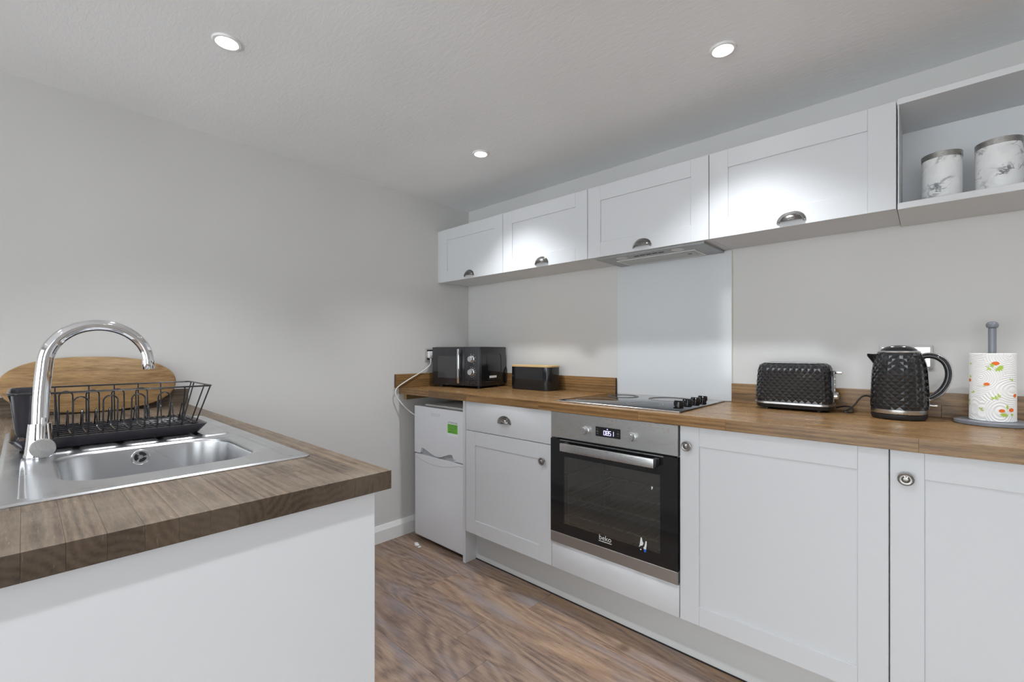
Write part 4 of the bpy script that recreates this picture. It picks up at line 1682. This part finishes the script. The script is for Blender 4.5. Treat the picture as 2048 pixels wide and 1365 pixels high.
def decal(bm, cu, cz, poly, rot=0, lift=.0004):
    """flat polygon wrapped on the roll: u = sideways metres (to the right seen from the room), z = height"""
    vs = []
    for px, pz in poly:
        qx = px * math.cos(rot) - pz * math.sin(rot) + cu
        qz = px * math.sin(rot) + pz * math.cos(rot) + cz
        a = A0 + qx / RRr
        vs.append((Vector(((RRr + lift) * math.cos(a), (RRr + lift) * math.sin(a), qz))))
    c = sum(vs, Vector()) / len(vs)
    c.xy = c.xy.normalized() * (RRr + lift)
    c = bm.verts.new(c)
    vs = [bm.verts.new(v) for v in vs]
    for i in range(len(vs)):
        bm.faces.new((c, vs[i], vs[(i + 1) % len(vs)]))


def ell(a, b, n=16):
    return [(a * math.cos(2 * PI * k / n), b * math.sin(2 * PI * k / n)) for k in range(n)]


def leafp(l, w):
    return [(0, 0), (l * .3, w * .8), (l * .6, w * .9), (l, 0), (l * .6, -w * .6), (l * .3, -w * .7)]


def roll_u(px):
    """sideways position on the roll from its place across the visible width (-1..1)"""
    return math.asin(max(-1, min(1, px))) * RRr


for (fx, fz, a_, b_) in ((.13, .184, .0090, .0060), (-.23, .118, .0072, .0050), (-.93, .128, .0070, .0055), (.90, .084, .0075, .0060), (.39, .036, .0072, .0054), (.76, .039, .0078, .0062)):
    bm = B()
    decal(bm, roll_u(fx), fz, ell(a_, b_), .05)
    obj('printed_orange', bm, 'orange', t, local=True, smooth=False)
lv = []
for (fx, fz, sz, rots) in ((.10, .179, .013, (3.5, 3.0)), (.22, .172, .015, (.0, -.35, -.8, -1.3, -1.9, .35)), (-.12, .170, .010, (2.6, -2.2, -1.2)), (-.25, .113, .009, (3.3,)),
                           (-.93, .136, .012, (1.1, .6)), (.75, .132, .009, (.8, 2.2, -.3)), (-.80, .088, .009, (.6, 1.3, 2.9)), (.10, .075, .010, (.5, 1.2, -.4, 2.9, 3.6)),
                           (.22, .082, .009, (.4, 1.3, -.6)), (-.48, .036, .009, (.8, 2.0, -.4)), (.60, .040, .017, (1.5,)), (.50, .028, .013, (-2.4, -1.9, -1.3, -.8, -2.9)),
                           (.74, .028, .011, (-.5, -1.1)), (-.90, .180, .008, (.3, 1.2, 2.6)), (-.95, .056, .012, (1.2, 2.0, -1.2)), (.02, .178, .009, (2.2, -1.6))):
    bm = B()
    for r_ in rots:
        decal(bm, roll_u(fx), fz, leafp(sz, sz * .22), r_, .0005)
    obj('printed_leaves', bm, 'leaf', t, local=True, smooth=False)
bm = B()
rg = random.Random(3)
for (fx, fz, n_) in ((-.14, .176, 12), (.12, .169, 10), (.52, .031, 14)):
    for k in range(n_):
        decal(bm, roll_u(fx) + rg.gauss(0, .0035), fz + rg.gauss(0, .0025), ell(.0008, .0006, 6), 0, .0005)
obj('printed_blossom', bm, 'greyprint', t, local=True, smooth=False)

# ---- sockets, plugs, fridge cable
t = thing('wall_socket', 'chrome double wall socket behind the kettle', 'socket', (2.44, 0, 1.1685))
obj('plate', box(B(), 2.365, 2.516, -.0075, -.0008, 1.1255, 1.2115, .002, 2), 'socketframe', t)
for kx in (2.403, 2.478):
    obj('insert', box(B(), kx - .030, kx + .030, -.0084, -.0074, 1.134, 1.203, .0008), 'chrome', t)
for kx in (2.425, 2.457):
    obj('rocker_switch', box(B(), kx - .006, kx + .006, -.0115, -.0083, 1.185, 1.199, .001), 'black', t)
t = thing('wall_socket', 'chrome framed wall socket on the left wall beside the microwave', 'socket', (0, -.345, 1.163))
obj('plate', box(B(), .0008, .008, -.396, -.296, 1.118, 1.208, .002, 2), 'socketframe', t)
obj('insert', box(B(), .0078, .0090, -.384, -.308, 1.129, 1.197, .0005), 'blackmat', t)
t = thing('mains_plug', 'white mains plug in the socket beside the microwave', 'plug', (.01, -.362, 1.163))
obj('plug_body', box(B(), .0092, .034, -.386, -.338, 1.140, 1.187, .006, 3), 'whiteplastic', t)
obj('cord_grip', tube(B(), [(.022, -.362, 1.144), (.024, -.363, 1.128), (.025, -.365, 1.115)], [.008, .0068, .0045], 12), 'whiteplastic', t)
pts = [(.025, -.365, 1.116), (.028, -.372, 1.096), (.032, -.437, 1.055), (.034, -.536, 1.010), (.034, -.611, .972), (.030, -.640, .945), (.030, -.640, .913), (.036, -.620, .875), (.055, -.580, .822), (.085, -.530, .775), (.0935, -.49, .76)]
o = obj('fridge_cable', tube(B(), smooth_path(pts, 7), .0036, 10), 'cable', origin=(.03, -.5, .9))
tag(o, 'white cable hanging from the plug over the worktop end down to the fridge', 'cable')
